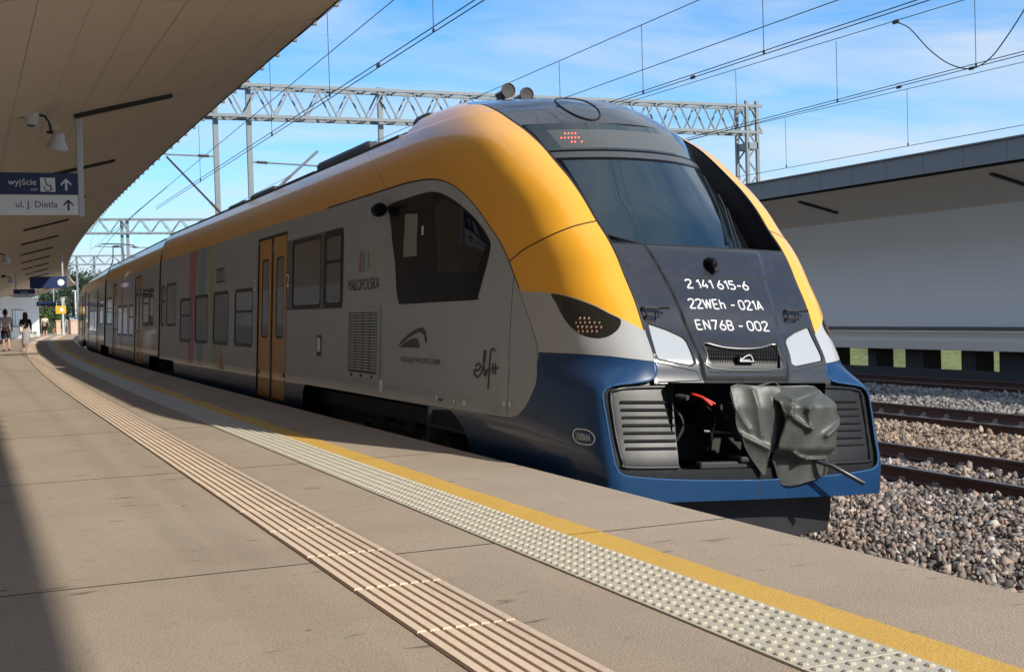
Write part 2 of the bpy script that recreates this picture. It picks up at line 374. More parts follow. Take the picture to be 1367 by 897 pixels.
# ------------------------------------------------------------------ ground
def strip(name, d0, d1, Y0, Y1, z, m, step=2., parent=None, thick=None):
    """sheet (or slab with thickness) along the curve between two sideways distances"""
    ys = np.linspace(Y0, Y1, max(2, int((Y1-Y0)/step)+1)); b = MB(); V = []; F = []
    for y in ys:
        V += [PP(d0, y, z), PP(d1, y, z)]
        if thick: V += [PP(d1, y, z-thick), PP(d0, y, z-thick)]
    k = 4 if thick else 2
    for i in range(len(ys)-1):
        a, c = i*k, (i+1)*k
        if thick:
            for j in range(4): F.append((a+j, a+(j+1) % 4, c+(j+1) % 4, c+j))
        else: F.append((a, a+1, c+1, c))
    if thick: F += [(3, 2, 1, 0), tuple((len(ys)-1)*k+j for j in range(4))]
    b.V, b.F = V, F
    return b.build(name, m, parent)
g = mobj('ground', [(-400, -300, -2.2), (900, -300, -2.2), (900, 900, -2.2), (-400, 900, -2.2)], [(0, 1, 2, 3)], 'ground'); tag(g, kind='structure')
# track bed
bed = mobj('track_bed', [(3.6, -25, -.95), (26.5, -25, -.95), (26.5, 150, -.95), (3.6, 150, -.95)], [(0, 1, 2, 3)], 'ballast_bed'); tag(bed, kind='structure')
# ------------------------------------------------------------------ our platform
EDGE = 4.05
plat = MB()
pf = strip('platform', -7.0, EDGE-.03, -12, 150, -.0025, 'joint', 2.14, thick=1.1); tag(pf, kind='structure')
JY = [-12.5]
y = 6.33-4.28*4
while y < 149: JY.append(y); y += 4.28
JY = sorted(set(JY+[150]))
for a, c in zip(JY[:-1], JY[1:]):
    strip('paving_slab', -7.0, EDGE, a+.007, c-.007, 0, 'paving', 2.14, pf, thick=.09)
for a in JY[1:-1]:
    mobj('joint_strip', [PP(-7., a-.0085, .0012), PP(EDGE-.002, a-.0085, .0012), PP(EDGE-.002, a+.0085, .0012), PP(-7., a+.0085, .0012)], [(0, 1, 2, 3)], 'joint', pf)
# painted line, laid in the same lengths
for a, c in zip(JY[:-1], JY[1:]):
    ys = np.linspace(a+.006, c-.006, 60 if c < 30 else 9); V = []; F = []
    for i, q in enumerate(ys):
        V += [PP(3.008, q, .004), PP(3.217+.006*math.sin(q*2.1)+RNG.normal(0, .0035), q, .004)]
        if i: F.append((2*i-2, 2*i-1, 2*i+1, 2*i))
    mobj('yellow_line', V, F, 'yellow_paint', pf)
# tactile tiles with domes, and ribbed guide tiles
def dome_tile():
    b = MB(); L = .433; b.bbox(-L/2, L/2, -L/2, L/2, -.004, .006, .002)
    n = 8; s = L/6
    for i in range(6):
        for j in range(6):
            cx, cy = -L/2+s*(i+.5), -L/2+s*(j+.5); V = []; F = []
            for r, h in ((.0185, .0055), (.0172, .0105), (.0115, .0150)):
                V += [(cx+r*math.cos(2*math.pi*k/n), cy+r*math.sin(2*math.pi*k/n), h) for k in range(n)]
            for q in range(2):
                for k in range(n): F.append((q*n+k, q*n+(k+1) % n, (q+1)*n+(k+1) % n, (q+1)*n+k))
            F.append(tuple(range(2*n, 3*n)))
            b.add(V, F)
    return b
def rib_tile():
    b = MB(); L = .866; Wd = .433; b.box(-Wd/2, Wd/2, -L/2, L/2, -.004, .003)
    for i in range(8):
        cx = -Wd/2+Wd/8*(i+.5); w0, w1 = .0205, .0175
        b.add([(cx-w0, -L/2+.004, .003), (cx+w0, -L/2+.004, .003), (cx+w1, -L/2+.012, .010), (cx-w1, -L/2+.012, .010), (cx-w0, L/2-.004, .003), (cx+w0, L/2-.004, .003), (cx+w1, L/2-.012, .010), (cx-w1, L/2-.012, .010)],
              [(0, 1, 2, 3), (7, 6, 5, 4), (0, 3, 7, 4), (1, 5, 6, 2), (3, 2, 6, 7)])
    return b
dt = dome_tile().build('tactile_tile', 'tactile', pf); rt = MB()
rt = rib_tile().build('guide_tile', ['guide', 'guide_base'], pf)
for p in rt.data.polygons:
    if max(rt.data.vertices[i].co.z for i in p.vertices) < .0045: p.material_index = 1
def lay(o, d, Y0, Y1, L):
    y = Y0; first = True; i = 0
    while y < Y1:
        c = o if first else o.copy()
        if not first: COL.objects.link(c); c.parent = pf
        c.location = PP(d, y, .0015+.001*random.random()); c.rotation_euler = (0, 0, -path_dir(y)+random.uniform(-.004, .004)); first = False; y += L+.0015
lay(dt, 2.794, 1.2, 118, .433)
lay(rt, 1.791, .8, 118, .866)
# ------------------------------------------------------------------ tracks
RAILP = [(-.036, 0), (.036, 0), (.036, -.03), (.012, -.045), (.009, -.13), (.07, -.155), (.07, -.17), (-.07, -.17), (-.07, -.155), (-.009, -.13), (-.012, -.045), (-.036, -.03)]
def clip_mesh():
    b = MB()
    for s in (-1, 1):
        pts = [(s*.02+.0, s*0, 0)]
        b.tube([(.075, s*.028+.02*math.cos(t), .03+.026*math.sin(t)) for t in np.linspace(-1.0, 3.6, 9)], .008, 6)
    b.box(.04, .11, -.05, .05, -.01, .012)
    return b
def track(name, fd, z, Y0, Y1, ysl0, ysl1, clips=True):
    """fd(Y): sideways distance of the track centre"""
    t = empty(name, (0, 0, 0)); tag(t, kind='structure')
    ys = np.linspace(Y0, Y1, max(2, int((Y1-Y0)/3)+1))
    for s in (-1, 1):
        b = MB(); V = []; F = []; n = len(RAILP)
        for y in ys: V += [(fd(y)+s*.7175+px, y, z+pz) for px, pz in RAILP]
        for i in range(len(ys)-1):
            for k in range(n): F.append((i*n+k, i*n+(k+1) % n, (i+1)*n+(k+1) % n, (i+1)*n+k))
        b.V, b.F = V, F
        o = b.build('rail', ['rail_rust', 'rail_top'], t)
        for p in o.data.polygons:
            if p.center.z > z-.004: p.material_index = 1
    sl = None; cl = None
    y = ysl0
    while y < ysl1:
        if sl is None:
            b = MB(); b.add([(-1.3, -.13, 0), (1.3, -.13, 0), (1.3, .13, 0), (-1.3, .13, 0), (-1.28, -.10, .16), (1.28, -.10, .16), (1.28, .10, .16), (-1.28, .10, .16)], [(0, 3, 2, 1), (4, 5, 6, 7), (0, 1, 5, 4), (1, 2, 6, 5), (2, 3, 7, 6), (3, 0, 4, 7)])
            sl = b.build('sleeper', 'concrete', t); o = sl
        else: o = sl.copy(); COL.objects.link(o)
        o.parent = t; o.location = (fd(y), y, z-.335); o.rotation_euler = (0, 0, -math.atan(fd(y+.5)-fd(y-.5)))
        if clips:
            for s in (-1, 1):
                for q in (-1, 1):
                    if q > 0: continue
                    if cl is None: cl = clip_mesh().build('rail_clip', 'clip', t, True); c = cl
                    else: c = cl.copy(); COL.objects.link(c)
                    c.parent = t; c.location = (fd(y)+s*.7175, y, z-.162); c.rotation_euler = (0, 0, math.pi)
        y += .6
    return t
track('railway_track', lambda y: DC+path_off(y), -.76, -20, 110, -2, 10, False)
track('railway_track', lambda y: 10.86+.045*(y-11), -.76, -14, 60, 3, 19)
track('railway_track', lambda y: 15.33+.02*(y-15), -.76, -14, 70, 7, 23)
track('railway_track', lambda y: 21.15, -.76, -14, 90, 10, 12, False)
# ballast stones
def stones(name, n, rnd, smin, smax, m):
    base = np.array([(x_, y_, z_) for z_ in (-.62, .62) for y_ in (-.62, .62) for x_ in (-.62, .62)])
    tri = np.array([(0, 2, 1), (1, 2, 3), (4, 5, 6), (5, 7, 6), (0, 1, 4), (1, 5, 4), (2, 6, 3), (3, 6, 7), (0, 4, 2), (2, 4, 6), (1, 3, 5), (3, 7, 5)])
    _b = np.array([(0, 0, 1), (.894, 0, .447), (.276, .851, .447), (-.724, .526, .447), (-.724, -.526, .447), (.276, -.851, .447), (.724, .526, -.447), (-.276, .851, -.447), (-.894, 0, -.447), (-.276, -.851, -.447), (.724, -.526, -.447), (0, 0, -1)])
    _t = np.array([(0, 1, 2), (0, 2, 3), (0, 3, 4), (0, 4, 5), (0, 5, 1), (1, 6, 2), (2, 7, 3), (3, 8, 4), (4, 9, 5), (5, 10, 1), (6, 7, 2), (7, 8, 3), (8, 9, 4), (9, 10, 5), (10, 6, 1), (6, 11, 7), (7, 11, 8), (8, 11, 9), (9, 11, 10), (10, 11, 6)])
    P = rnd(n); n = len(P)
    sc = RNG.uniform(smin, smax, (n, 1))*np.exp(RNG.normal(0, .40, (n, 3)))
    V = (base[None]+RNG.uniform(-.34, .34, (n, 8, 3)))*sc[:, None, :]*1.15
    q = RNG.normal(size=(n, 4)); q /= np.linalg.norm(q, axis=1, keepdims=True); a, b_, c, d = q.T
    R = np.stack([1-2*(c*c+d*d), 2*(b_*c-a*d), 2*(b_*d+a*c), 2*(b_*c+a*d), 1-2*(b_*b_+d*d), 2*(c*d-a*b_), 2*(b_*d-a*c), 2*(c*d+a*b_), 1-2*(b_*b_+c*c)], -1).reshape(n, 3, 3)
    V = np.einsum('nij,nkj->nki', R, V)+P[:, None, :]
    F = (tri[None]+8*np.arange(n)[:, None, None]).reshape(-1, 3)
    o = mobj(name, V.reshape(-1, 3), F, m)
    at = o.data.attributes.new('tone', 'FLOAT', 'POINT'); at.data.foreach_set('value', np.repeat(RNG.random(n), 8).astype(np.float32))
    return tag(o, 'loose ' + ('brown' if m == 'stone_warm' else 'grey') + ' ballast stones between the rails', 'ballast', kind='stuff')
def stone_mat(name, ramp):
    m = bpy.data.materials.new(name); m.use_nodes = True; t = m.node_tree; p = t.nodes['Principled BSDF']; p.inputs['Roughness'].default_value = .85
    a = N(t, 'ShaderNodeAttribute', attribute_name='tone'); r = N(t, 'ShaderNodeValToRGB'); r.color_ramp.interpolation = 'CONSTANT'
    while len(r.color_ramp.elements) < len(ramp): r.color_ramp.elements.new(.5)
    for e, (q, c) in zip(r.color_ramp.elements, ramp): e.position = q; e.color = (*c, 1)
    t.links.new(a.outputs['Fac'], r.inputs[0]); t.links.new(r.outputs[0], p.inputs['Base Color']); M[name] = m
stone_mat('stone_mix', [(0, (.10, .085, .075)), (.2, (.22, .175, .14)), (.42, (.18, .16, .145)), (.6, (.31, .23, .18)), (.78, (.40, .33, .27)), (.9, (.38, .25, .19)), (.95, (.50, .46, .41))])
stone_mat('stone_warm', [(0, (.17, .12, .085)), (.25, (.28, .20, .14)), (.5, (.36, .26, .18)), (.7, (.22, .18, .14)), (.88, (.44, .34, .25))])
stone_mat('stone_grey', [(0, (.15, .14, .125)), (.25, (.24, .22, .195)), (.55, (.31, .285, .25)), (.85, (.2, .18, .165))])
def field(d0, d1, Y0, Y1, z0, amp, sl0=None):
    def f(n):
        x = RNG.uniform(d0, d1, n); y = RNG.uniform(Y0, Y1, n)
        z = z0+amp*(np.sin(x*2.3+1)*np.cos(y*1.1)*.5+RNG.uniform(-.5, .6, n))
        k = np.ones(n, bool)
        if sl0 is not None:
            c = sl0[0](y); k = ~((np.abs(x-c) < 1.33) & (np.abs((y-sl0[1]+.3) % .6-.3) < .115))
        return np.stack([x, y, z], -1)[k]
    return f
stones('ballast', 34000, field(4.2, 10.0, 3.0, 13.5, -.90, .07, (lambda y: 10.86+.045*(y-11), 3)), .015, .029, 'stone_mix')
stones('ballast', 12000, field(11.75, 14.45, 8.0, 21.5, -.90, .07), .02, .038, 'stone_warm')
stones('ballast', 3000, field(10.2, 11.45, 7.0, 19, -.93, .05, (lambda y: 10.86+.045*(y-11), 3)), .02, .036, 'stone_mix')
stones('ballast', 17000, field(16.25, 20.3, 12.5, 29, -.90, .08), .022, .042, 'stone_grey')

# ------------------------------------------------------------------ canopy over our platform
CP = np.array([(3.85, 4.66), (2.76, 4.38), (1.46, 4.05), (.3, 3.70), (-.7, 3.30), (-1.45, 2.80), (-1.95, 2.1), (-2.15, 1.3), (-2.2, 0.)])
_cl = np.concatenate([[0], np.cumsum(np.hypot(*np.diff(CP, axis=0).T))])
def cprof(s):
    s = np.asarray(s, float); return np.stack([pchip(_cl, CP[:, 0], s), pchip(_cl, CP[:, 1], s)], -1)
CE = 128.
def shell(name, s_list, Y0, Y1, off, m, parent=None, step=3.):
    """curved sheet at an offset above the soffit line"""
    ys = np.linspace(Y0, Y1, max(2, int(round((Y1-Y0)/step))+1)); V = []; F = []; n = len(s_list)
    pr = cprof(s_list); tg = cprof(np.array(s_list)+.02)-cprof(np.array(s_list)-.02); tg /= np.linalg.norm(tg, axis=1, keepdims=True); nr = np.stack([-tg[:, 1], tg[:, 0]], -1)
    nr = np.where((nr[:, 1:2] < 0) | ((abs(nr[:, 1:2]) < .3) & (nr[:, :1] > 0)), -nr, nr)
    pr = pr+nr*off
    for y in ys: V += [PP(a, y, c) for a, c in pr]
    for i in range(len(ys)-1):
        for k in range(n-1): F.append((i*n+k, i*n+k+1, (i+1)*n+k+1, (i+1)*n+k))
    return V, F
cano = empty('station_canopy', (0, 0, 0)); tag(cano, 'beige curved canopy sweeping over the near platform at left', 'canopy')
sl = list(np.linspace(0, _cl[-1]-.05, 26))
V, F = shell('x', sl, -12, CE, .02, None); mobj('backing', V, F, 'soffit_gap', cano, True)
V, F = shell('x', sl, -12, CE, .30, None); mobj('roof_skin', V, F, 'roof_grey', cano, True)
# rim closing the free edge, made in lengths
y = -12
while y < CE:
    y2 = min(CE, y+3.84); b = MB(); ed = [(3.86, 4.645), (3.895, 4.69), (3.86, 4.85), (3.60, 4.88)]
    V = []; F = []
    ys = np.linspace(y+.004, y2-.004, 3)
    for q in ys: V += [PP(a, q, c) for a, c in ed]
    for i in range(2):
        for k in range(3): F.append((i*4+k, i*4+k+1, i*4+k+5, i*4+k+4))
    mobj('edge_trim', V, F, 'soffit', cano); y = y2
# drip brackets along the edge
br = None; y = 8.
while y < 80:
    if br is None: br = MB().bbox(-.02, .03, -.02, .02, -.05, .03, .006).build('bracket', 'roof_grey', cano); o = br
    else: o = br.copy(); COL.objects.link(o); o.parent = cano
    o.location = PP(3.90, y, 4.70); y += .96
# end wall of the shell
pr = cprof(sl); V = [PP(a, CE, c) for a, c in pr]+[PP(a, CE, c+.3) for a, c in pr]; n = len(sl)
mobj('end_panel', V, [(i, i+1, n+i+1, n+i) for i in range(n-1)], 'wall_white', cano)
# soffit panels: the near ones one by one, the far ones joined
bounds = np.linspace(0, _cl[-1]-.06, 19); rows = []
y = 18.2-3.84*6
while y < CE-1: rows.append((y, min(CE, y+3.84))); y += 3.84
farV, farF = [], []
for (a, c) in rows:
    for i in range(18):
        ss = np.linspace(bounds[i]+.0022, bounds[i+1]-.0022, 3)
        V, F = shell('x', list(ss), a+.008, c-.008, -.004+.002*random.random(), None, step=2.)
        lower = i > 11
        mm = 'soffit' if not lower else 'wall_white'
        if c < 56 and not (a > 40 and i > 14): mobj('soffit_panel', V, F, mm, cano, True)
        else: farF += [tuple(k+len(farV) for k in f) for f in F]; farV += V
o = mobj('soffit_panel', farV, farF, 'soffit', cano, True); o['kind'] = 'stuff'
# linear lamps recessed in the soffit
lamp = None; k = 0; y = 18.2
LAB = ['nearest black linear lamp across the canopy soffit above the navy sign']
while y < CE-4:
    p0, p1 = cprof(np.array([1.12, 2.47]))
    c = (p0+p1)/2; L = np.hypot(*(p0-p1))
    ang = math.atan2(p0[1]-p1[1], p0[0]-p1[0])
    r = empty('ceiling_lamp', PP(c[0], y, c[1]-.02), (0, 0, -path_dir(y)))
    if lamp is None:
        b = MB(); b.bbox(-L/2, L/2, -.055, .055, -.035, .03, .008); lamp = b.build('housing', 'lamp_black', r); d = MB().box(-L/2+.03, L/2-.03, -.035, .035, -.038, -.0355).build('diffuser', 'frame_dark', r)
        o1, o2 = lamp, d
    else:
        o1 = lamp.copy(); o2 = d.copy()
        for o in (o1, o2): COL.objects.link(o); o.parent = r
    for o in (o1, o2): o.rotation_euler = (0, -ang, 0)
    words = ['nearest', 'second nearest', 'third nearest', 'fourth nearest', 'fifth nearest', 'sixth nearest', 'seventh nearest', 'eighth nearest', 'ninth nearest', 'tenth nearest', 'eleventh nearest', 'twelfth nearest', 'thirteenth nearest', 'fourteenth nearest', 'farthest']
    tag(r, words[min(k, 14)]+' black linear lamp set across the soffit of the left canopy', 'lamp', 'linear lamps in the left canopy'); k += 1
    y += 7.65

# ------------------------------------------------------------------ opposite platform and its canopy
op = MB(); op.box(23.0, 27.9, -30, 110, -.14, .16); o = op.build('opposite_platform', 'beam_beige'); tag(o, kind='structure')
b = MB(); b.box(22.94, 22.999, -30, 110, -.13, .10); b.build('edge_beam', 'beam_beige', o)
y = 12.
k = 0
for y in np.arange(11.5, 60, 1.9):
    w_ = [.7, .35, 1.1, .5][k % 4]; k += 1
    pier = MB().box(23.3, 23.9, y, y+w_, -1.6, -.14).build('pier', 'bogie', o)
MB().box(22.7, 22.9, -30, 110, -1.0, -.62).build('kerb_wall', 'bogie', o)
gsl = MB(); ys = np.linspace(-30, 120, 60); V = []; F = []
for yy in ys:
    for q in range(9):
        x = 27.5+q*1.2; V.append((x, yy, -1.7+.30*q+.12*math.sin(yy*1.7+q)+RNG.normal(0, .06)))
for i in range(59):
    for q in range(8): F.append((i*9+q, i*9+q+1, (i+1)*9+q+1, (i+1)*9+q))
tag(mobj('grass_bank', V, F, 'grass'), kind='structure')
OPR = np.array([(22.62, 4.29), (23.7, 4.05), (25.0, 3.70), (26.1, 3.24), (26.9, 2.72), (27.35, 2.0), (27.52, 1.2), (27.55, .17)])
_ol = np.concatenate([[0], np.cumsum(np.hypot(*np.diff(OPR, axis=0).T))])
oc = empty('opposite_canopy', (22.62, 20, 0)); tag(oc, 'long white shell canopy with grey fascia on the far platform at right', 'canopy')
def oprof(s): return np.stack([pchip(_ol, OPR[:, 0], s), pchip(_ol, OPR[:, 1], s)], -1)
bb = np.linspace(0, _ol[-1], 31)
for i in range(30):
    a, c = oprof(np.array([bb[i]+.001, bb[i+1]-.001])); jj = .001*random.random()
    for (Y0, Y1) in ((-24, 8), (8.01, 23.4), (23.41, 38.8), (38.81, 100)):
        mobj('cladding_board', [(a[0]-22.62+jj, Y0-20, a[1]), (c[0]-22.62+jj, Y0-20, c[1]), (c[0]-22.62+jj, Y1-20, c[1]), (a[0]-22.62+jj, Y1-20, a[1])], [(0, 1, 2, 3)], 'soffit' if i < 11 else 'wall_white', oc)  # upper boards browner: light bounced off the ground is put into their colour
pr = oprof(np.linspace(0, _ol[-1], 20)); V = []; F = []
for yy in (-44, 80):
    V += [(a-22.62+.05, yy, c+.04) for a, c in pr]+[(a-22.62+.35, yy, c+.5) for a, c in pr]
for i in range(19): F += [(i, i+1, 40+i+1, 40+i), (20+i, 20+i+1, 60+i+1, 60+i)]
mobj('backing', V, F, 'soffit_gap', oc)
y = -24.
while y < 100:
    MB().box(-.06, .02, y-20+.006, y+1.42-20-.006, 4.36, 4.86).build('fascia_panel', 'fascia', oc); y += 1.42
MB().box(-.12, 1.5, -44, 80, 4.87, 4.91).build('roof_edge', 'roof_grey', oc)
MB().box(4.86, 4.91, -44, 80, .17, .30).build('base_rail', 'trim_metal', oc)
k = 0
for y in (23.86, 31.6):
    c0, c1 = oprof(np.array([.40, 1.84])); c = (c0+c1)/2; L = np.hypot(*(c0-c1)); ang = math.atan2(c1[1]-c0[1], c1[0]-c0[0])
    r = empty('ceiling_lamp', (c[0], y, c[1]-.03))
    b = MB(); b.bbox(-L/2, L/2, -.055, .055, -.035, .03, .008); o1 = b.build('housing', 'lamp_black', r); o1.rotation_euler = (0, -ang, 0)
    b = MB(); b.box(-L/2+.03, L/2-.03, -.035, .035, -.038, -.0355); o1 = b.build('diffuser', 'frame_dark', r); o1.rotation_euler = (0, -ang, 0)
    tag(r, ['black linear lamp on the far canopy at the right edge of the picture', 'black linear lamp on the far canopy beside the yellow nose of the train'][k], 'lamp', 'linear lamps in the opposite canopy'); k += 1
# ------------------------------------------------------------------ cutting a skin into panels
class Skin:
    def __init__(s, V, C, F):
        s.V = np.asarray(V, float); s.C = np.asarray(C, float); s.F = np.asarray(F, np.int64); s.L = np.zeros(len(s.F), np.int32); s.names = ['body']
    def id(s, n):
        if n not in s.names: s.names.append(n)
        return s.names.index(n)
    def split(s, fun, bbox=None, allow=None):
        """cut every face in reach along fun = 0; returns face mask in reach"""
        sel = np.ones(len(s.F), bool)
        if bbox is not None:
            c = s.C[s.F]; sel &= (c[..., 0].max(1) >= bbox[0]) & (c[..., 0].min(1) <= bbox[1]) & (c[..., 1].max(1) >= bbox[2]) & (c[..., 1].min(1) <= bbox[3])
        if allow is not None: sel &= np.isin(s.L, [s.id(a) for a in allow])
        ix = np.where(sel)[0]
        if not len(ix): return
        vi = np.unique(s.F[ix]); f = np.zeros(len(s.V)); f[vi] = fun(s.C[vi]); f[np.abs(f) < 1e-5] = 1e-5
        F = s.F[ix]; p = f[F] > 0; n = p.sum(1); mix = (n == 1) | (n == 2)
        mi = ix[mix]
        if not len(mi): return
        F = s.F[mi]; p = p[mix]; n = n[mix]
        lone = np.where(n[:, None] == 1, p, ~p); k = lone.argmax(1)
        a = F[np.arange(len(F)), k]; b = F[np.arange(len(F)), (k+1) % 3]; c = F[np.arange(len(F)), (k+2) % 3]
        E = np.concatenate([np.sort(np.stack([a, b], 1), 1), np.sort(np.stack([a, c], 1), 1)])
        U, inv = np.unique(E, axis=0, return_inverse=True); inv = inv.ravel()
        t = f[U[:, 0]]/(f[U[:, 0]]-f[U[:, 1]])
        nv = len(s.V)
        s.V = np.concatenate([s.V, s.V[U[:, 0]]*(1-t[:, None])+s.V[U[:, 1]]*t[:, None]])
        s.C = np.concatenate([s.C, s.C[U[:, 0]]*(1-t[:, None])+s.C[U[:, 1]]*t[:, None]])
        m = len(a); P = nv+inv[:m]; Q = nv+inv[m:]
        new = np.concatenate([np.stack([a, P, Q], 1), np.stack([P, b, c], 1), np.stack([P, c, Q], 1)])
        lab = np.concatenate([s.L[mi]]*3)
        keep = np.ones(len(s.F), bool); keep[mi] = False
        s.F = np.concatenate([s.F[keep], new]); s.L = np.concatenate([s.L[keep], lab])
    def paint(s, fun, name, bbox=None, allow=None, cut=True):
        if cut: s.split(fun, bbox, allow)
        c = s.C[s.F].mean(1); sel = np.ones(len(s.F), bool)
        if bbox is not None: sel &= (c[:, 0] >= bbox[0]) & (c[:, 0] <= bbox[1]) & (c[:, 1] >= bbox[2]) & (c[:, 1] <= bbox[3])
        if allow is not None: sel &= np.isin(s.L, [s.id(a) for a in allow])
        ix = np.where(sel)[0]; inside = fun(c[ix]) < 0
        s.L[ix[inside]] = s.id(name)
    def poly(s, pts, name, allow=None, grow=0.):
        """any closed outline (signed distance cut)"""
        pts = np.asarray(pts, float); bb = (pts[:, 0].min()-.05-grow, pts[:, 0].max()+.05+grow, pts[:, 1].min()-.05-grow, pts[:, 1].max()+.05+grow)
        s.paint(lambda c: sdf(c, pts)-grow, name, bb, allow)
    def convex(s, pts, name, allow=None):
        pts = np.asarray(pts, float)
        if np.sum(pts[:, 0]*np.roll(pts[:, 1], -1)-pts[:, 1]*np.roll(pts[:, 0], -1)) < 0: pts = pts[::-1]
        bb = (pts[:, 0].min()-.01, pts[:, 0].max()+.01, pts[:, 1].min()-.01, pts[:, 1].max()+.01)
        def half(c):
            r = np.full(len(c), -9.)
            for p, q in zip(pts, np.roll(pts, -1, 0)):
                d = (q-p)/np.hypot(*(q-p)); r = np.maximum(r, (c[:, 0]-p[0])*d[1]-(c[:, 1]-p[1])*d[0])
            return r
        for p, q in zip(pts, np.roll(pts, -1, 0)):
            d = (q-p)/np.hypot(*(q-p)); s.split(lambda c: (c[:, 0]-p[0])*d[1]-(c[:, 1]-p[1])*d[0], bb, allow)
        s.paint(half, name, bb, allow, cut=False)
    def line(s, pts, hw, name, allow=None, closed=False):
        pts = np.asarray(pts, float); bb = (pts[:, 0].min()-.06, pts[:, 0].max()+.06, pts[:, 1].min()-.06, pts[:, 1].max()+.06)
        s.split(lambda c: pside(c, pts, closed), bb, allow)
        s.paint(lambda c: pdist(c, pts, closed)-hw, name, bb, allow)
    def take(s, name, move=None):
        k = s.id(name); F = s.F[s.L == k]
        if not len(F): return None
        u, inv = np.unique(F, return_inverse=True)
        return s.V[u], inv.reshape(-1, 3), s.C[u]
def pdist(c, pts, closed=False):
    r = np.full(len(c), 1e9); n = len(pts)
    for i in range(n if closed else n-1):
        p, q = pts[i], pts[(i+1) % n]; d = q-p; t = np.clip(((c-p)@d)/max(d@d, 1e-12), 0, 1)
        r = np.minimum(r, np.hypot(*(c-p-t[:, None]*d).T))
    return r
def pside(c, pts, closed=False):
    r = np.full(len(c), 1e9); sg = np.ones(len(c)); n = len(pts)
    for i in range(n if closed else n-1):
        p, q = pts[i], pts[(i+1) % n]; d = q-p; t = np.clip(((c-p)@d)/max(d@d, 1e-12), 0, 1)
        h = np.hypot(*(c-p-t[:, None]*d).T); m = h < r
        cr = (c[:, 0]-p[0])*d[1]-(c[:, 1]-p[1])*d[0]
        r = np.where(m, h, r); sg = np.where(m, np.sign(cr), sg)
    return r*sg
def sdf(c, pts):
    d = pdist(c, pts, True); ins = np.zeros(len(c), bool); n = len(pts)
    for i in range(n):
        p, q = pts[i], pts[(i+1) % n]
        m = (p[1] > c[:, 1]) != (q[1] > c[:, 1])
        with np.errstate(divide='ignore', invalid='ignore'): xi = (q[0]-p[0])*(c[:, 1]-p[1])/(q[1]-p[1])+p[0]
        ins ^= m & (c[:, 0] < xi)
    return np.where(ins, -d, d)
def smooth(pts, n=6, closed=False):
    pts = [np.array(p, float) for p in pts]; L = len(pts); out = []
    for i in range(L if closed else L-1):
        g = (lambda k: pts[k % L]) if closed else (lambda k: pts[min(max(k, 0), L-1)])
        p0, p1, p2, p3 = g(i-1), g(i), g(i+1), g(i+2)
        for t in np.linspace(0, 1, n, endpoint=False): out.append(.5*(2*p1+(p2-p0)*t+(2*p0-5*p1+4*p2-p3)*t*t+(3*p1-p0-3*p2+p3)*t**3))
    if not closed: out.append(pts[-1])
    return np.array(out)
def rrect(y0, y1, z0, z1, r=.06, n=3):
    P = []
    for cx, cy, a in ((y1-r, z1-r, 0), (y0+r, z1-r, 90), (y0+r, z0+r, 180), (y1-r, z0+r, 270)):
        for k in range(n+1): t = math.radians(a+90*k/n); P.append((cx+r*math.cos(t), cy+r*math.sin(t)))
    return P
def put(name, VF, m, parent, smooth_=True):
    V, F = VF[0].copy(), VF[1]; V[:, 2] += .76
    return mobj(name, V, F, m, parent, smooth_)
def frame_norm(F): return F

# ------------------------------------------------------------------ front carriage
car1 = empty('rail_carriage', (DC, 0, -.76), (0, CANT, 0))
tag(car1, 'front carriage with yellow arched nose, black bonnet and covered coupler', 'train carriage', 'carriages of the yellow and grey train')
P, S, Z = nose_grid(); nz, na, _ = P.shape
ix = np.arange(nz*na).reshape(nz, na)
q4 = np.stack([ix[:-1, :-1], ix[:-1, 1:], ix[1:, 1:], ix[1:, :-1]], -1).reshape(-1, 4)
T = np.concatenate([q4[:, [0, 1, 2]], q4[:, [0, 2, 3]]])
Pm = P.reshape(-1, 3)
# mirrored half, sharing the centre column
Vn = np.concatenate([Pm, Pm*[-1, 1, 1]]); Cn = np.concatenate([np.stack([S.ravel(), Z.ravel()], -1), np.stack([-S.ravel(), Z.ravel()], -1)])
Fn = np.concatenate([T, T[:, ::-1]+len(Pm)])
mir = np.arange(len(Vn)); mir[len(Pm):][ix[:, 0]] = ix[:, 0]; Fn = mir[Fn]
sk = Skin(Vn, Cn, Fn)
def both(pts): return [np.asarray(pts, float), np.asarray(pts, float)*[-1, 1]]
# colours of the skin: yellow arch
ARCH = smooth([(-12.2, 2.583), (-4.461, 2.585), (-3.757, 2.582), (-3.191, 2.558), (-2.892, 2.522), (-2.69, 2.467), (-2.515, 2.369), (-2.397, 2.24), (-2.30, 2.09), (-2.22, 1.94), (-2.165, 1.78), (-2.127, 1.601), (-2.10, 1.44)], 5)
TIP = smooth([(-2.076, 1.339), (-1.649, 1.316), (-1.391, 1.281), (-1.196, 1.218), (-1.035, 1.132), (-.914, 1.065), (-.826, 1.011)], 5)
edge_z = np.linspace(1.011, 3.42, 60); EDGEC = np.stack([-pchip(EZ, EB, edge_z), edge_z], -1)
arch_poly = np.concatenate([ARCH, TIP, EDGEC, [(-.75, 3.46), (-.6, 3.7), (-12.3, 3.7)]])
for s_ in (1, -1): sk.poly(arch_poly*[s_, 1], 'yellow')
# black front between the edges
fz = np.linspace(.60, 3.42, 70); fe = pchip(EZ, EB, fz)
front = np.concatenate([np.stack([-fe, fz], -1), [(-.76, 3.5), (-.45, 3.59), (0, 3.63), (.45, 3.59), (.76, 3.5)], np.stack([fe, fz], -1)[::-1]])
sk.poly(front, 'hood', allow=['body'])
sk.poly(front, 'hood', allow=['yellow'])
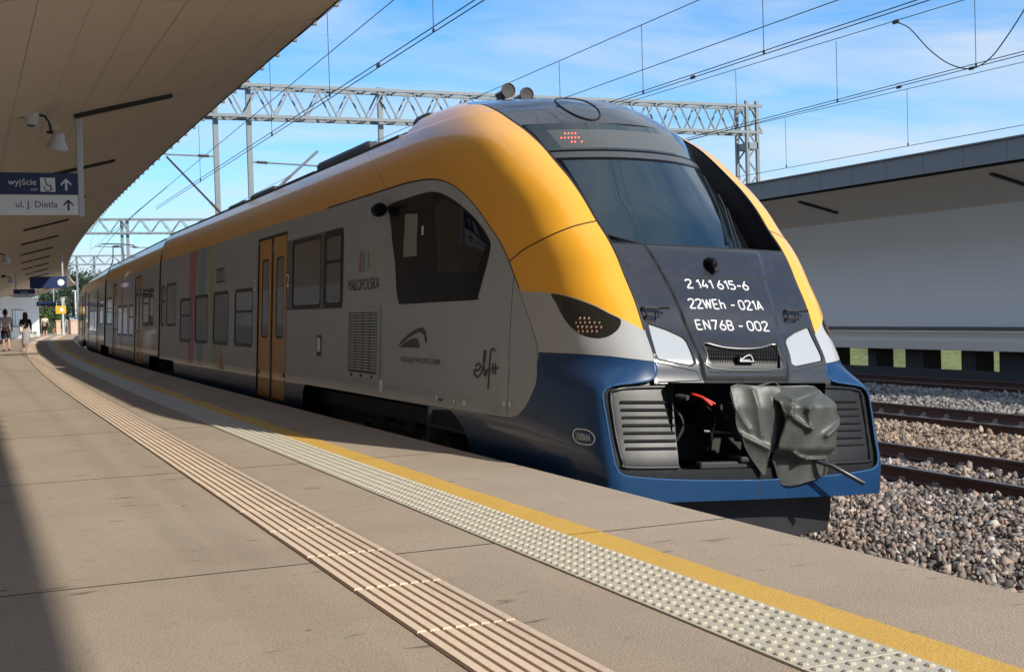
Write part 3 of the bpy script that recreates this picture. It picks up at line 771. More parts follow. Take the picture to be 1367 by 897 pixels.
# blue lower part
FR = smooth([(-.815, .765), (-.806, .694), (-.841, .643), (-.90, .618), (-1.047, .60), (-1.155, .587), (-1.228, .562), (-1.272, .515), (-1.276, .425), (-1.262, .229), (-1.251, .036), (-1.232, -.045), (-1.195, -.084), (-1.114, -.105), (-.811, -.13), (-.458, -.145), (0, -.155)], 4)
blue = [(-2.038, .814), (-1.496, .813), (-1.172, .803), (-1.0, .787), (-.815, .769), (0, .74), (0, -.4), (-13, -.4), (-13, .215), (-6.8, .215), (-2.884, .238), (-2.673, .271), (-2.506, .354), (-2.333, .49), (-2.146, .655), (-2.06, .76)]
for s_ in (1, -1): sk.poly(np.array(blue)*[s_, 1], 'blue', allow=['body', 'hood'])
frame_full = np.concatenate([FR, (FR*[-1, 1])[::-1][1:]])
sk.poly(frame_full, 'bumper')
low = np.array([(-.81, .77), (-.805, .694), (-.841, .643), (-.9, .618), (0, .60), (0, .8), (-.8, .79)])
low_p = np.array([(-.815, .775), (-.806, .694), (-.841, .643), (-.84, .60), (.84, .60), (.841, .643), (.806, .694), (.815, .775)])
sk.poly(low_p, 'hood', allow=['blue', 'bumper'])
FR2 = frame_full
def Sx(y, z):   # chart coordinate for a given distance along the train
    i = np.argmin(abs(Z[:, 0]-z)); return -np.interp(y, P[i, :, 1], S[i])
# light grey cheek beside the lamp
for s_ in (1, -1):
    sk.poly(np.array([(-2.10, 1.45), (-2.09, 1.24), (-2.035, 1.037), (-2.04, .8), (-.80, .76), (-.80, 1.03), (-1.0, 1.2), (-1.4, 1.33), (-2.08, 1.36)])*[s_, 1], 'silver_light', allow=['body'])
# recess behind the arch for the windscreen
wz = np.linspace(1.745, 2.975, 40); we = pchip(EZ, EB, wz)-.012
sk.poly(np.concatenate([np.stack([-we, wz], -1), np.stack([we, wz], -1)[::-1]]), 'hole', allow=['hood'])
# panel joints
for s_ in (1, -1):
    m1 = [s_, 1]
    sk.line(np.concatenate([ARCH, [(-2.086, 1.38)]])*m1, .010, 'seam_arch', allow=['yellow', 'body', 'silver_light'])
    sk.line(smooth([(-2.124, 1.608), (-1.808, 1.704), (-1.498, 1.777), (-1.276, 1.836), (-1.067, 1.894), (-.877, 1.938)], 4)*m1, .0055, 'seam_yellow', allow=['yellow'])
    sk.line(np.array([(-4.47, 2.585), (-4.42, 3.2)])*m1, .004, 'seam_yellow', allow=['yellow'])
    sk.line(np.array([(Sx(10.28, z), z) for z in np.linspace(1.55, -.3, 40)])*m1, .0045, 'seam_side', allow=['body', 'blue'])
    sk.line(smooth([(-2.098, 1.397), (-2.091, 1.243), (-2.035, 1.037), (-2.042, .836), (-2.146, .655), (-2.333, .49), (-2.506, .354), (-2.673, .271)], 4)*m1, .004, 'seam_side', allow=['body', 'blue', 'silver_light'])
    sk.line(np.array([(-2.03, .814), (-1.496, .813), (-1.172, .803), (-1.0, .787), (-.82, .769)])*m1, .003, 'seam_side', allow=['blue', 'silver_light'])
    sk.line(EDGEC*m1, .012, 'edge_seal', allow=['hood', 'yellow'])
    # turn lamp under the arch tip
    LAMP = smooth([(-1.621, 1.309), (-1.391, 1.274), (-1.196, 1.211), (-1.066, 1.142), (-.993, 1.10), (-1.006, 1.05), (-1.053, 1.002), (-1.139, .957), (-1.241, .942), (-1.361, .962), (-1.48, 1.031), (-1.553, 1.129), (-1.596, 1.238)], 4, True)
    sk.poly(LAMP*m1, 'turn_lamp%d' % s_, allow=['silver_light', 'yellow', 'body'])
    # headlights
    HL = np.array([(-.772, 1.070), (-.62, 1.022), (-.497, .965), (-.478, .93), (-.462, .765), (-.50, .745), (-.778, .792), (-.79, .82)])
    sk.poly(HL*m1, 'headlight%d' % s_, allow=['hood'])
    sk.line(HL*m1, .013, 'seam_light%d' % s_, allow=['hood'], closed=True)
    # bonnet side joints
    cz = np.linspace(.62, 1.735, 24)
    sk.line(np.stack([-crease_x(cz)-.006, cz], -1)*m1, .006, 'seam_hood', allow=['hood'])
    sk.line(smooth([(-.822, 1.70), (-.812, 1.60), (-.785, 1.545), (-.693, 1.513), (-.553, 1.486), (-.418, 1.474), (-.1, 1.468), (0, 1.467)], 4)*m1, .006, 'seam_hood', allow=['hood'])
    sk.line(np.array([(-.80, .762), (-.46, .698), (-.435, .66), (-.425, .625), (-.81, .61)])*m1, .005, 'seam_hood', allow=['hood'])
    sk.line(np.array([(0, 1.735), (-.4, 1.737), (-.845, 1.74)])*m1, .008, 'seam_hood', allow=['hood'])
# air grille in the bonnet
GR = np.array([(-.375, .965), (-.19, .925), (0, .912), (.19, .925), (.375, .965), (.40, .83), (.365, .69), (-.365, .69), (-.40, .83)])*[.97, 1]
GI = np.array([(-.340, .920), (-.18, .89), (0, .880), (.18, .89), (.340, .920), (.345, .83), (.322, .722), (-.322, .722), (-.345, .83)])
sk.poly(GR, 'grille_frame', allow=['hood', 'seam_hood'])
sk.line(GR, .010, 'seam_hood', allow=['hood', 'grille_frame'], closed=True)
sk.poly(GI, 'grille', allow=['grille_frame'])
# bumper: opening in the middle and louvre slots
OPN = np.array([(-.67, .585), (-.70, -.02), (-.68, -.06), (.68, -.06), (.70, -.02), (.67, .585)])
sk.poly(OPN, 'hole', allow=['bumper'])
sk.line(np.array([(0, -.16), (0, -.32)]), .006, 'seam_side', allow=['blue'])
# top display, roof hatch outline
sk.paint(lambda c: -(np.minimum(sk_y(c)-13.75, c[:, 1]-3.22)), 'hole', None, None, cut=False) if 0 else None
yv = sk.V[sk.F].mean(1)
# cab side window and doors on the side are cut in the chart (S,z)
CABW = smooth([(-4.60, 2.40), (-4.0, 2.415), (-3.45, 2.42), (-3.139, 2.405), (-2.897, 2.344), (-2.682, 2.228), (-2.475, 2.069), (-2.37, 1.93), (-2.345, 1.83), (-2.385, 1.755), (-2.597, 1.587), (-2.859, 1.391), (-2.99, 1.305), (-3.06, 1.276), (-4.118, 1.272), (-5.22, 1.266), (-5.33, 1.285), (-5.345, 1.33), (-5.27, 1.53), (-5.014, 1.946), (-4.80, 2.235), (-4.72, 2.34)], 4, True)
for s_ in (1, -1):
    sk.poly(CABW*[s_, 1], 'cab_window%d' % s_, allow=['body'])
    # clear panes inside the black surround
    sk.poly(np.array([(-3.281, 2.277), (-2.919, 2.289), (-2.667, 2.164), (-2.431, 1.989), (-2.413, 1.836), (-2.548, 1.729), (-2.883, 1.535), (-3.913, 1.574)])*[s_, 1], 'cab_front_pane%d' % s_, allow=['cab_window%d' % s_])
    sk.poly(np.array([(-4.255, 2.249), (-3.878, 2.215), (-4.371, 1.774), (-4.814, 1.778)])*[s_, 1], 'cab_drop_pane%d' % s_, allow=['cab_window%d' % s_])
    fr_ = np.array([(-4.36, 2.303), (-3.658, 2.264), (-4.331, 1.635), (-5.038, 1.617)])
    sk.line(fr_*[s_, 1], .012, 'cab_drop_frame%d' % s_, allow=['cab_window%d' % s_], closed=True)
    sk.line(np.array([(-3.235, 2.41), (-3.831, 1.928), (-4.298, 1.272)])*[s_, 1], .012, 'cab_drop_frame%d' % s_, allow=['cab_window%d' % s_])
# wheel opening ahead of the first bogie
def Sx(y, z):   # chart coordinate on the plain side for a given y
    i = np.argmin(abs(Z[:, 0]-z)); return -np.interp(y, P[i, :, 1], S[i])
yy_ = lambda c: c
wo = [(-3.905, -.35), (-3.905, -.16), (-3.98, .0), (-4.12, .12), (-4.35, .215), (-13, .212), (-13, -.4)]
for s_ in (1, -1): sk.poly(smooth(wo[:5], 3).tolist()+wo[5:] if s_ > 0 else (np.array(smooth(wo[:5], 3).tolist()+wo[5:])*[-1, 1]), 'hole', allow=['blue', 'seam_side'])
# roof behind the cab dome is open for equipment
ctr = sk.V[sk.F].mean(1); sk.L[(ctr[:, 1] > 13.75) & (ctr[:, 2] > 3.21)] = sk.id('hole')
# --- objects of the nose
def pieces(V, F):
    """connected pieces of a triangle mesh"""
    lab = np.arange(len(V))
    while True:
        m = lab[F].min(1); new = lab.copy()
        for k in range(3): np.minimum.at(new, F[:, k], m)
        new = new[new]
        if (new == lab).all(): break
        lab = new
    out = []
    for r in np.unique(lab[F[:, 0]]):
        f = F[lab[F[:, 0]] == r]; u, inv = np.unique(f, return_inverse=True); v = V[u]; f = inv.reshape(-1, 3)
        ar = .5*np.linalg.norm(np.cross(v[f[:, 1]]-v[f[:, 0]], v[f[:, 2]]-v[f[:, 0]]), axis=1).sum()
        out.append((ar, v, f))
    out.sort(key=lambda t: -t[0])
    return [(v, f) for ar, v, f in out if ar > 4e-4] or [(out[0][1], out[0][2])]
def sub(skin, nm, name, m, parent, dy=0., inset=0.):
    t = skin.take(nm)
    if t is None: return None
    V = t[0].copy(); V[:, 1] += dy; V[:, 0] -= np.sign(V[:, 0])*inset; first = None
    for v, f in pieces(V, t[1]):
        o = put(name, (v, f), m, parent); first = first or o
    return first
sub(sk, 'body', 'side_panel', 'silver', car1); ya = sub(sk, 'yellow', 'yellow_arch', 'yellow', car1); bl = sub(sk, 'blue', 'blue_skirt', 'blue', car1)
sub(sk, 'silver_light', 'grey_cheek', 'silver_light', car1); hd = sub(sk, 'hood', 'bonnet', 'hood', car1)
sub(sk, 'seam_arch', 'arch_seal', 'seam', ya); sub(sk, 'seam_yellow', 'panel_joint', 'seam', ya); sub(sk, 'seam_side', 'panel_joint', 'seam', car1); sub(sk, 'edge_seal', 'edge_seal', 'rubber', car1)
sub(sk, 'seam_hood', 'panel_joint', 'seam', hd)
bp = sub(sk, 'bumper', 'bumper_panel', 'plastic', car1, .045)
for s_ in (1, -1):
    tl = sub(sk, 'turn_lamp%d' % s_, 'turn_lamp', 'lamp_dark', car1)
    c3 = [(-1.30, 1.05), (-1.14, 1.06)]
    hl = sub(sk, 'headlight%d' % s_, 'headlight', 'headlight', car1, .012); sub(sk, 'seam_light%d' % s_, 'light_seal', 'seam', hl)
    cw = sub(sk, 'cab_window%d' % s_, 'cab_side_window', 'cab_black', car1); sub(sk, 'cab_front_pane%d' % s_, 'cab_pane', 'cab_glass', cw); sub(sk, 'cab_drop_pane%d' % s_, 'drop_pane', 'pale_pane', cw); sub(sk, 'cab_drop_frame%d' % s_, 'window_bar', 'rubber', cw)
gf = sub(sk, 'grille_frame', 'grille_frame', 'hood', car1); gi = sub(sk, 'grille', 'grille_mesh', 'grille_mesh', car1, .03)
b = MB()
for x in np.arange(-.33, .331, .016):
    ztop = .88+.04*(x/.33)**2
    b.bar((x, front_y(np.array([x]), np.array([.8]))[0]+.018, .725+.76), (x, front_y(np.array([x]), np.array([.8]))[0]+.03, ztop+.76), .005, .012)
b.build('grille_bars', 'plastic', gf)
def fp(x, z, off=0., raw=False):
    return (x, float(front_y(np.array([x]), np.array([z]), raw)[0])-off, z+.76)
b = MB(); b.tube([fp(x, z, .002) for x, z in smooth(GI, 3, True)], .008, 6, closed=True); b.build('grille_trim', 'trim_metal', gf, True)
# small emblem in the grille
b = MB(); b.bbox(-.085, .085, -.014, .014, -.035, .035, .01); em = b.build('emblem_plate', 'mask', gf); em.location = (.0, fp(0, .80)[1]-.008, .80+.76+.0)
b = MB()
arc = [(-.065+.13*t, -.018+.05*math.sin(math.pi*min(1, t*1.25)*.55) if t < .8 else -.018+.05*(1-t)/.2*.9) for t in np.linspace(0, 1, 12)]
b.tube([(x, -.017, z) for x, z in arc], .0045, 5); b.tube([(-.065, -.017, -.02), (.065, -.017, -.02)], .004, 5); b.tube([(-.065, -.017, -.02), (-.058, -.017, .012)], .004, 5); b.tube([(-.045, -.017, -.008), (.03, -.017, -.008)], .003, 5); b.build('emblem', 'white_paint', em)
# lip around the bumper
lip = MB(); pts = []
for s0, z0 in smooth(FR[::3], 3):
    pass
def chart_pt(s0, z0):
    i = int(np.argmin(abs(Z[:, 0]-z0))); a = abs(s0); x = np.interp(a, S[i], P[i, :, 0]); y = np.interp(a, S[i], P[i, :, 1]); return (math.copysign(x, s0), y, z0)
lp = [chart_pt(a, c) for a, c in frame_full]
lip.tube([(x, y+.005, z+.76) for x, y, z in lp], .009, 8); lip.build('bumper_lip', 'lip_blue', car1, True)
# inner wall of the bumper recess
V = []; F = []
for i, (x, y, z) in enumerate(lp): V += [(x*.992, y, z+.76), (x*.985, y+.06, z+.755)]
for i in range(len(lp)-1): F.append((2*i, 2*i+1, 2*i+3, 2*i+2))
mobj('bumper_rim', V, F, 'plastic', bp, True)
# second, inner raised border of each louvre panel, and the louvres
for s_ in (-1, 1):
    bd = smooth([(.70, .575), (1.0, .565), (1.155, .545), (1.195, .50), (1.19, .2), (1.165, .0), (1.13, -.035), (.71, -.04)], 4)
    t = MB(); t.tube([(s_*x, chart_pt(x, z)[1]+.038, z+.76) for x, z in bd], .014, 8); t.build('louvre_border', 'plastic', bp, True)
    for k in range(7):
        z = .455-k*.0587; x0, x1 = .685+k*.003, 1.125
        xs = np.linspace(x0, x1, 6)
        V = []
        sl_ = MB()
        for x in xs:
            y = chart_pt(x, z)[1]+.038
            V += [(s_*x, y, z+.76-.010), (s_*x, y-.012, z+.76-.0045), (s_*x, y-.012, z+.76+.0005), (s_*x, y+.004, z+.76+.001)]
        F = []
        for i in range(5):
            for j in range(4): F.append((i*4+j, i*4+(j+1) % 4, (i+1)*4+(j+1) % 4, (i+1)*4+j))
        sl_.add(V, F); sl_.build('louvre_slat', 'plastic', bp)
        V = []
        d_ = MB()
        for x in xs:
            y = chart_pt(x, z)[1]+.0405
            V += [(s_*x, y, z+.76+.001), (s_*x, y, z+.76+.013)]
        mobj('louvre_slot', V, [(2*i, 2*i+1, 2*i+3, 2*i+2) for i in range(5)], 'seam', bp)
# headlight glow plates and turn-lamp reflectors
for s_ in (-1, 1):
    b = MB()
    for i in range(7):
        for j in range(4):
            a = 1.40-.045*i; z = 1.10-.035*j
            x, y, zz = chart_pt(a, z)
            if (i-2.2)**2/9+(j-1.7)**2/4.2 < 1: b.lathe([(.003, -.004), (.013, -.002), (.013, .002)], 6, 'y', (s_*x, y-.003, zz+.76))
    b.build('lamp_reflector', 'lamp_amber', car1)
# visor: windscreen, header, display
VZ = [1.68, 2.0, 2.3, 2.65, 2.85, 2.975]; VS = [9.70, 10.02, 10.36, 10.80, 11.05, 11.265]; VX = [.75, .77, .785, .81, .86, .908]; VC = [9.50, 9.74, 10.03, 10.36, 10.56, 10.71]
def visor(u, z):
    xg = pchip(VZ, VX, z); yc = pchip(VZ, VC, z); ys = pchip(VZ, VS, z); return u*xg, yc+(ys-yc)*np.abs(u)**2.2
uu, zz = np.meshgrid(np.linspace(-1, 1, 61), np.linspace(1.68, 2.975, 66)); x_, y_ = visor(uu.ravel(), zz.ravel())
ii = np.arange(uu.size).reshape(uu.shape); q4 = np.stack([ii[:-1, :-1], ii[:-1, 1:], ii[1:, 1:], ii[1:, :-1]], -1).reshape(-1, 4)
vs = Skin(np.stack([x_, y_, zz.ravel()], -1), np.stack([uu.ravel(), zz.ravel()], -1), np.concatenate([q4[:, [0, 1, 2]], q4[:, [0, 2, 3]]]))
vs.convex([(-.93, 1.76), (.84, 1.76), (.89, 2.575), (-.925, 2.575)], 'glass', allow=['body'])
vs.convex([(-1.1, 2.605), (1.1, 2.605), (1.1, 2.665), (-1.1, 2.665)], 'header', allow=['body'])
vs.convex([(-.985, 2.685), (.985, 2.685), (.975, 2.99), (-.975, 2.99)], 'display', allow=['body'])
vs.convex([(-.86, 2.705), (.62, 2.705), (.60, 2.90), (-.86, 2.90)], 'screen', allow=['display'])
wsf = sub(vs, 'body', 'windscreen_surround', 'mask', car1); sub(vs, 'glass', 'windscreen', 'windscreen', car1); sub(vs, 'header', 'header_trim', 'trim_metal', wsf); dsp = sub(vs, 'display', 'display_glass', 'pane', car1); sub(vs, 'screen', 'display_screen', 'screen', dsp)
# upper part of display window on the skin above
# lit dots of the destination display
b = MB()
for r_, cols in ((0, (2, 3, 4, 5)), (1, (0, 1, 2, 3, 4, 5)), (2, (2, 3, 5))):
    for c_ in cols:
        u = -.80+.030*c_; z = 2.855-.045*r_; x, y = visor(np.array([u]), np.array([z])); b.bbox(x[0]-.008, x[0]+.008, y[0]-.006, y[0]-.002, z+.76-.007, z+.76+.007, .002)
b.build('led_dots', 'led', dsp)['kind'] = 'stuff'
# cheeks between arch edge and visor, cowl under the glass
for s_ in (-1, 1):
    zq = np.linspace(1.74, 2.975, 30); V = []; F = []
    for z in zq:
        e = float(pchip(EZ, EB, np.array([z]))[0]); xg, ys = visor(np.array([1.]), np.array([z]))
        V += [(s_*(e-.002), float(pchip(EZ, EY, np.array([z]))[0])-.002, z+.76), (s_*xg[0], ys[0], z+.76)]
    for i in range(29): F.append((2*i, 2*i+1, 2*i+3, 2*i+2))
    mobj('inner_cheek', V, F, 'mask', car1, True)
V = []; F = []
for x in np.linspace(-.845, .845, 25):
    a = fp(x, 1.742); u = max(-1, min(1, x/.75)); xg, ys = visor(np.array([u]), np.array([1.69])); V += [a, (xg[0], ys[0], 1.69+.76)]
for i in range(24): F.append((2*i, 2*i+1, 2*i+3, 2*i+2))
mobj('windscreen_cowl', V, F, 'plastic', car1, True)
# wipers
def vpt(u, z, off): x, y = visor(np.array([u]), np.array([z])); return (x[0], y[0]-off, z+.76)
b = MB(); b.tube([vpt(.62, 1.74, .05), vpt(.80, 2.18, .07), vpt(.86, 2.30, .06)], .012, 6); b.tube([vpt(.70, 1.74, .05), vpt(.86, 2.16, .065)], .010, 6); b.tube([vpt(.55, 1.80, .02), vpt(.70, 2.15, .025), vpt(.83, 2.50, .025)], .012, 5); b.build('wiper', 'rubber', car1)
b = MB(); b.tube([vpt(-.95, 1.84, .03), vpt(-.6, 1.74, .06), vpt(-.3, 1.72, .05)], .013, 6); b.tube([vpt(-.98, 1.80, .04), vpt(-.65, 1.71, .07)], .010, 6); b.build('wiper', 'rubber', car1)
# hatch blister on the cab roof
b = MB(); n = 24
blc = (-.32, 11.22)
V = []; 
for r in (1, .85, .5, 0.02):
    for k in range(n):
        t = 2*math.pi*k/n; x = blc[0]+.15*r*math.cos(t); y = blc[1]+.40*r*math.sin(t)
        # height of the skin there
        zz_ = np.linspace(2.95, 3.615, 120); yy2 = front_y(np.full(120, x), zz_); z = np.interp(y, yy2, zz_)
        V.append((x, y, z+.76+.012*(1-r)+.004))
F = []
for i in range(3):
    for k in range(n): F.append((i*n+k, i*n+(k+1) % n, (i+1)*n+(k+1) % n, (i+1)*n+k))
F.append(tuple(range(3*n, 4*n)))
mobj('roof_hatch', V, F, 'pane', car1, True)
b = MB(); b.tube([V[k] for k in range(n)], .010, 6, closed=True); b.build('hatch_seal', 'seam', car1)
# front camera, grab handles
cx = -.03; cy = fp(cx, 1.575)[1]
b = MB(); b.lathe([(.001, -.115), (.03, -.108), (.05, -.08), (.06, -.03), (.062, .01)], 14, 'y'); o = b.build('front_camera', 'mask', car1, True); o.location = (cx, cy+.01, 1.575+.76); o.scale = (.85, .9, 1.15)
b = MB(); b.lathe([(.02, -.006), (.03, .0), (.03, .012)], 12, 'y'); o2 = b.build('camera_lens', 'lamp_dark', o); o2.location = (.022, -.105, -.03)
for cs in ([(-.795, 1.195), (-.785, 1.125), (-.685, 1.125), (-.665, 1.195)], [(.575, 1.205), (.56, 1.135), (.67, 1.135), (.695, 1.205)]):
    b = MB(); q = [fp(x, z, .04) for x, z in cs]
    b.tube(q, .009, 6, closed=True)
    ext = fp(cs[3][0]+.075, cs[3][1]+.004, .085); b.tube([q[0], q[3], ext], .011, 6)
    for k in (0, 1): g = fp(*cs[k]); b.tube([g, q[k]], .009, 6)
    b.build('grab_handle', 'rubber', car1)
# writing on the bonnet
GLY = {'2': [[(0, .78), (.05, .93), (.2, 1), (.35, 1), (.48, .92), (.5, .75), (.42, .58), (.2, .3), (0, .02), (0, 0), (.52, 0)]], '1': [[(0, .75), (.22, 1), (.22, 0)]], '4': [[(.3, 1), (0, .3), (.5, .3)], [(.38, .55), (.38, 0)]],
 '6': [[(.36, 1), (.08, .5), (.0, .3), (.06, .08), (.25, 0), (.44, .08), (.5, .3), (.44, .5), (.25, .58), (.1, .52)]], '5': [[(.46, 1), (.06, 1), (.03, .52), (.12, .6), (.3, .62), (.45, .5), (.5, .3), (.42, .08), (.22, 0), (.0, .1)]], '-': [[(.02, .45), (.38, .45)]],
 'W': [[(0, 1), (.18, 0), (.37, .95), (.56, 0), (.74, 1)]], 'E': [[(.44, 1), (0, 1), (0, 0), (.46, 0)], [(0, .52), (.38, .52)]], 'h': [[(0, 1), (0, 0)], [(0, .5), (.12, .65), (.28, .65), (.38, .52), (.38, 0)]],
 '0': [[(.25, 1), (.42, .93), (.5, .75), (.5, .25), (.42, .07), (.25, 0), (.08, .07), (0, .25), (0, .75), (.08, .93), (.25, 1)]], 'A': [[(0, 0), (.27, 1), (.54, 0)], [(.1, .3), (.44, .3)]], 'N': [[(0, 0), (0, 1), (.48, 0), (.48, 1)]], '7': [[(0, 1), (.5, 1), (.16, 0)]],
 'B': [[(0, 0), (0, 1), (.28, 1), (.43, .9), (.43, .64), (.28, .53), (0, .53)], [(.28, .53), (.47, .42), (.47, .12), (.3, 0), (0, 0)]]}
def front_text(txt, x0, x1, zb, zt):
    adv = {'1': .42, ' ': .30, '-': .55, 'W': .94, 'A': .72}; tot = sum(adv.get(c, .70) for c in txt)-.2; k = (x1-x0)/tot; h = zt-zb; x = 0.
    for c in txt:
        if c in GLY:
            b = MB()
            for ln in GLY[c]:
                for (pa, pb) in zip(ln[:-1], ln[1:]): b.tube([fp(x0+(x+px)*k, zb+pz*h, .0015) for px, pz in (pa, pb)], .0072, 6)
            o = b.build('digit', 'white_paint', hd)
        x += adv.get(c, .70)
front_text('2 141 615-6', -.325, .275, 1.372, 1.442); front_text('22WEh - 021A', -.365, .34, 1.203, 1.278); front_text('EN76B - 002', -.355, .335, 1.030, 1.105)
# cab interior
b = MB(); b.box(-1.2, 1.2, 12.9, 12.95, .4, 3.2+.6); b.build('cab_bulkhead', 'interior', car1)
b = MB(); b.box(-1.0, 1.0, 10.0, 10.7, 1.0, 2.25); b.prism([(-.85, 2.25), (.85, 2.25), (.7, 2.42), (-.7, 2.42)], 10.1, 10.5); b.build('driver_desk', 'desk', car1)
b = MB(); b.bbox(-.28, .28, 11.3, 11.8, 1.3, 1.42, .04); b.bbox(-.26, .26, 11.75, 11.9, 1.4, 2.35, .04); b.build('driver_seat', 'desk', car1)
b = MB(); b.box(-1.30, -1.285, 11.1, 12.1, 2.30, 2.90); b.build('window_blind', 'blind', car1)
b = MB(); b.box(-1.2, 1.2, 10.0, 13., .72, .76); b.build('cab_floor', 'desk', car1)

# --- rest of the first carriage: plain sides, made like every other carriage
zl = np.concatenate([np.arange(-.30, .25, .11), np.arange(.25, 2.3, .15), np.arange(2.3, 3.25, .045), [3.25]])
def side_skin(y0, y1, step=.12):
    ys = np.linspace(y0, y1, int((y1-y0)/step)+1); Y, Zg = np.meshgrid(ys, zl); X = pchip(WZ, WX, Zg.ravel())
    n = len(ys); i_ = np.arange(Y.size).reshape(Y.shape); q = np.stack([i_[:-1, :-1], i_[:-1, 1:], i_[1:, 1:], i_[1:, :-1]], -1).reshape(-1, 4)
    return Skin(np.stack([-X, Y.ravel(), Zg.ravel()], -1), np.stack([Y.ravel(), Zg.ravel()], -1), np.concatenate([q[:, [0, 2, 1]], q[:, [0, 3, 2]]]))
GLZ = 0
def carriage_sides(root, y0, y1, doors, wins, openings, stripes=(), vents=(), step=.12, offs=0., joints=()):
    """doors: y ranges; wins: (y0,y1,z0,z1,split); openings: skirt openings"""
    for s_ in (-1, 1):
        k = side_skin(y0, y1, step)
        k.convex([(y0-1, 2.583), (y1+1, 2.583), (y1+1, 3.4), (y0-1, 3.4)], 'yellow', ['body'])
        k.convex([(y0-1, -1), (y1+1, -1), (y1+1, .215), (y0-1, .215)], 'blue', ['body'])
        for pts, nm in stripes: k.convex(pts, 'st_'+nm, ['body'])
        for (a, c) in openings: k.convex([(a+.12, .212), (c-.12, .212), (c, .10), (c+.03, -.4), (a-.03, -.4), (a, .10)], 'hole', ['blue'])
        base = ['body', 'blue', 'yellow']+['st_'+nm for _, nm in stripes]
        lab = {}
        for i, (a, c) in enumerate(doors):
            k.convex(rrect(a-.035, c+.035, -.13, 2.43, .04, 2), 'dframe%d' % i, base)
            m_ = (a+c)/2
            for j, (p, q) in enumerate(((a, m_-.03), (m_+.03, c))):
                k.convex(rrect(p, q, -.09, 2.395, .03, 2), 'leaf%d_%d' % (i, j), ['dframe%d' % i])
                w_ = (q-p); k.convex(rrect(p+.24*w_, q-.24*w_, .83, 2.08, .07, 3), 'dgask%d_%d' % (i, j), ['leaf%d_%d' % (i, j)])
                k.convex(rrect(p+.24*w_+.025, q-.24*w_-.025, .86, 2.05, .05, 3), 'dpane%d_%d' % (i, j), ['dgask%d_%d' % (i, j)])
        for i, (a, c, z0, z1, sp) in enumerate(wins):
            k.convex(rrect(a-.06, c+.06, z0-.06, z1+.06, .10, 3), 'wf%d' % i, base)
            if sp == 'h':
                zm_ = z0+.62*(z1-z0); k.convex(rrect(a, c, z0, zm_-.02, .07, 3), 'wp%da' % i, ['wf%d' % i]); k.convex(rrect(a, c, zm_+.02, z1, .07, 3), 'wp%db' % i, ['wf%d' % i])
            else: k.convex(rrect(a, c, z0, z1, .07, 3), 'wp%da' % i, ['wf%d' % i])
        for yj in joints: k.line([(yj, .215), (yj, 2.583)], .0035, 'joint', ['body'])
        for i, (a, c, z0, z1) in enumerate(vents): k.convex([(a, z0), (c, z0), (c, z1), (a, z1)], 'vent%d' % i, base)
        if s_ > 0: k.V[:, 0] *= -1; k.F = k.F[:, ::-1]
        k.V[:, 1] += offs
        sub(k, 'body', 'side_panel', 'silver', root); sub(k, 'yellow', 'roof_shoulder', 'yellow', root); sub(k, 'blue', 'blue_skirt', 'blue', root)
        sub(k, 'joint', 'panel_joint', 'seam', root)
        for _, nm in stripes: sub(k, 'st_'+nm, 'window_band' if nm == 'band' else 'colour_stripe', nm, root)
        for i in range(len(doors)):
            sub(k, 'dframe%d' % i, 'door_seal', 'rubber', root)
            for j in range(2):
                l = sub(k, 'leaf%d_%d' % (i, j), 'door_leaf', 'yellow_door', root, inset=.016)
                if l: sub(k, 'dgask%d_%d' % (i, j), 'pane_seal', 'rubber', l, inset=.016); sub(k, 'dpane%d_%d' % (i, j), 'door_pane', 'pane', l, inset=.021)
        for i, (a, c) in enumerate(doors):
            for j, yb in enumerate((a+.12, c-.12)):
                b = MB(); b.lathe([(.0, -.016), (.03, -.014), (.036, -.006), (.036, .004)], 14, 'x'); o = b.build('door_button', 'trim_metal' if j else 'red', root, True); o.location = (s_*1.397, yb+offs, 1.05); o.rotation_euler = (0, 0, 0 if s_ < 0 else math.pi)
        for i in range(len(wins)):
            f = sub(k, 'wf%d' % i, 'window_frame', 'frame_dark', root)
            for c in 'ab': sub(k, 'wp%d%s' % (i, c), 'window_pane', 'pane', f, inset=.007)
        for i, (a, c, z0, z1) in enumerate(vents):
            v = sub(k, 'vent%d' % i, 'vent_grille', 'grille_mesh', root)
            if s_ < 0 and v:
                nb = 4 if z1-z0 > .5 else 1; wq = (c-a)/nb
                for q in range(nb):
                    b = MB(); z = z0+.07
                    while z < z1-.06:
                        b.box(-1.424, -1.408, offs+a+q*wq+.03, offs+a+(q+1)*wq-.03, z+.76, z+.76+.017); z += .034
                    b.build('vent_slats', 'silver', v)
                b = MB(); e = .03
                for (p, q, r_, t_) in ((a, c, z0, z0+e), (a, c, z1-e, z1), (a, a+e, z0+e, z1-e), (c-e, c, z0+e, z1-e)): b.box(-1.43, -1.405, offs+p, offs+q, r_+.76, t_+.76)
                b.build('vent_frame', 'silver', v)
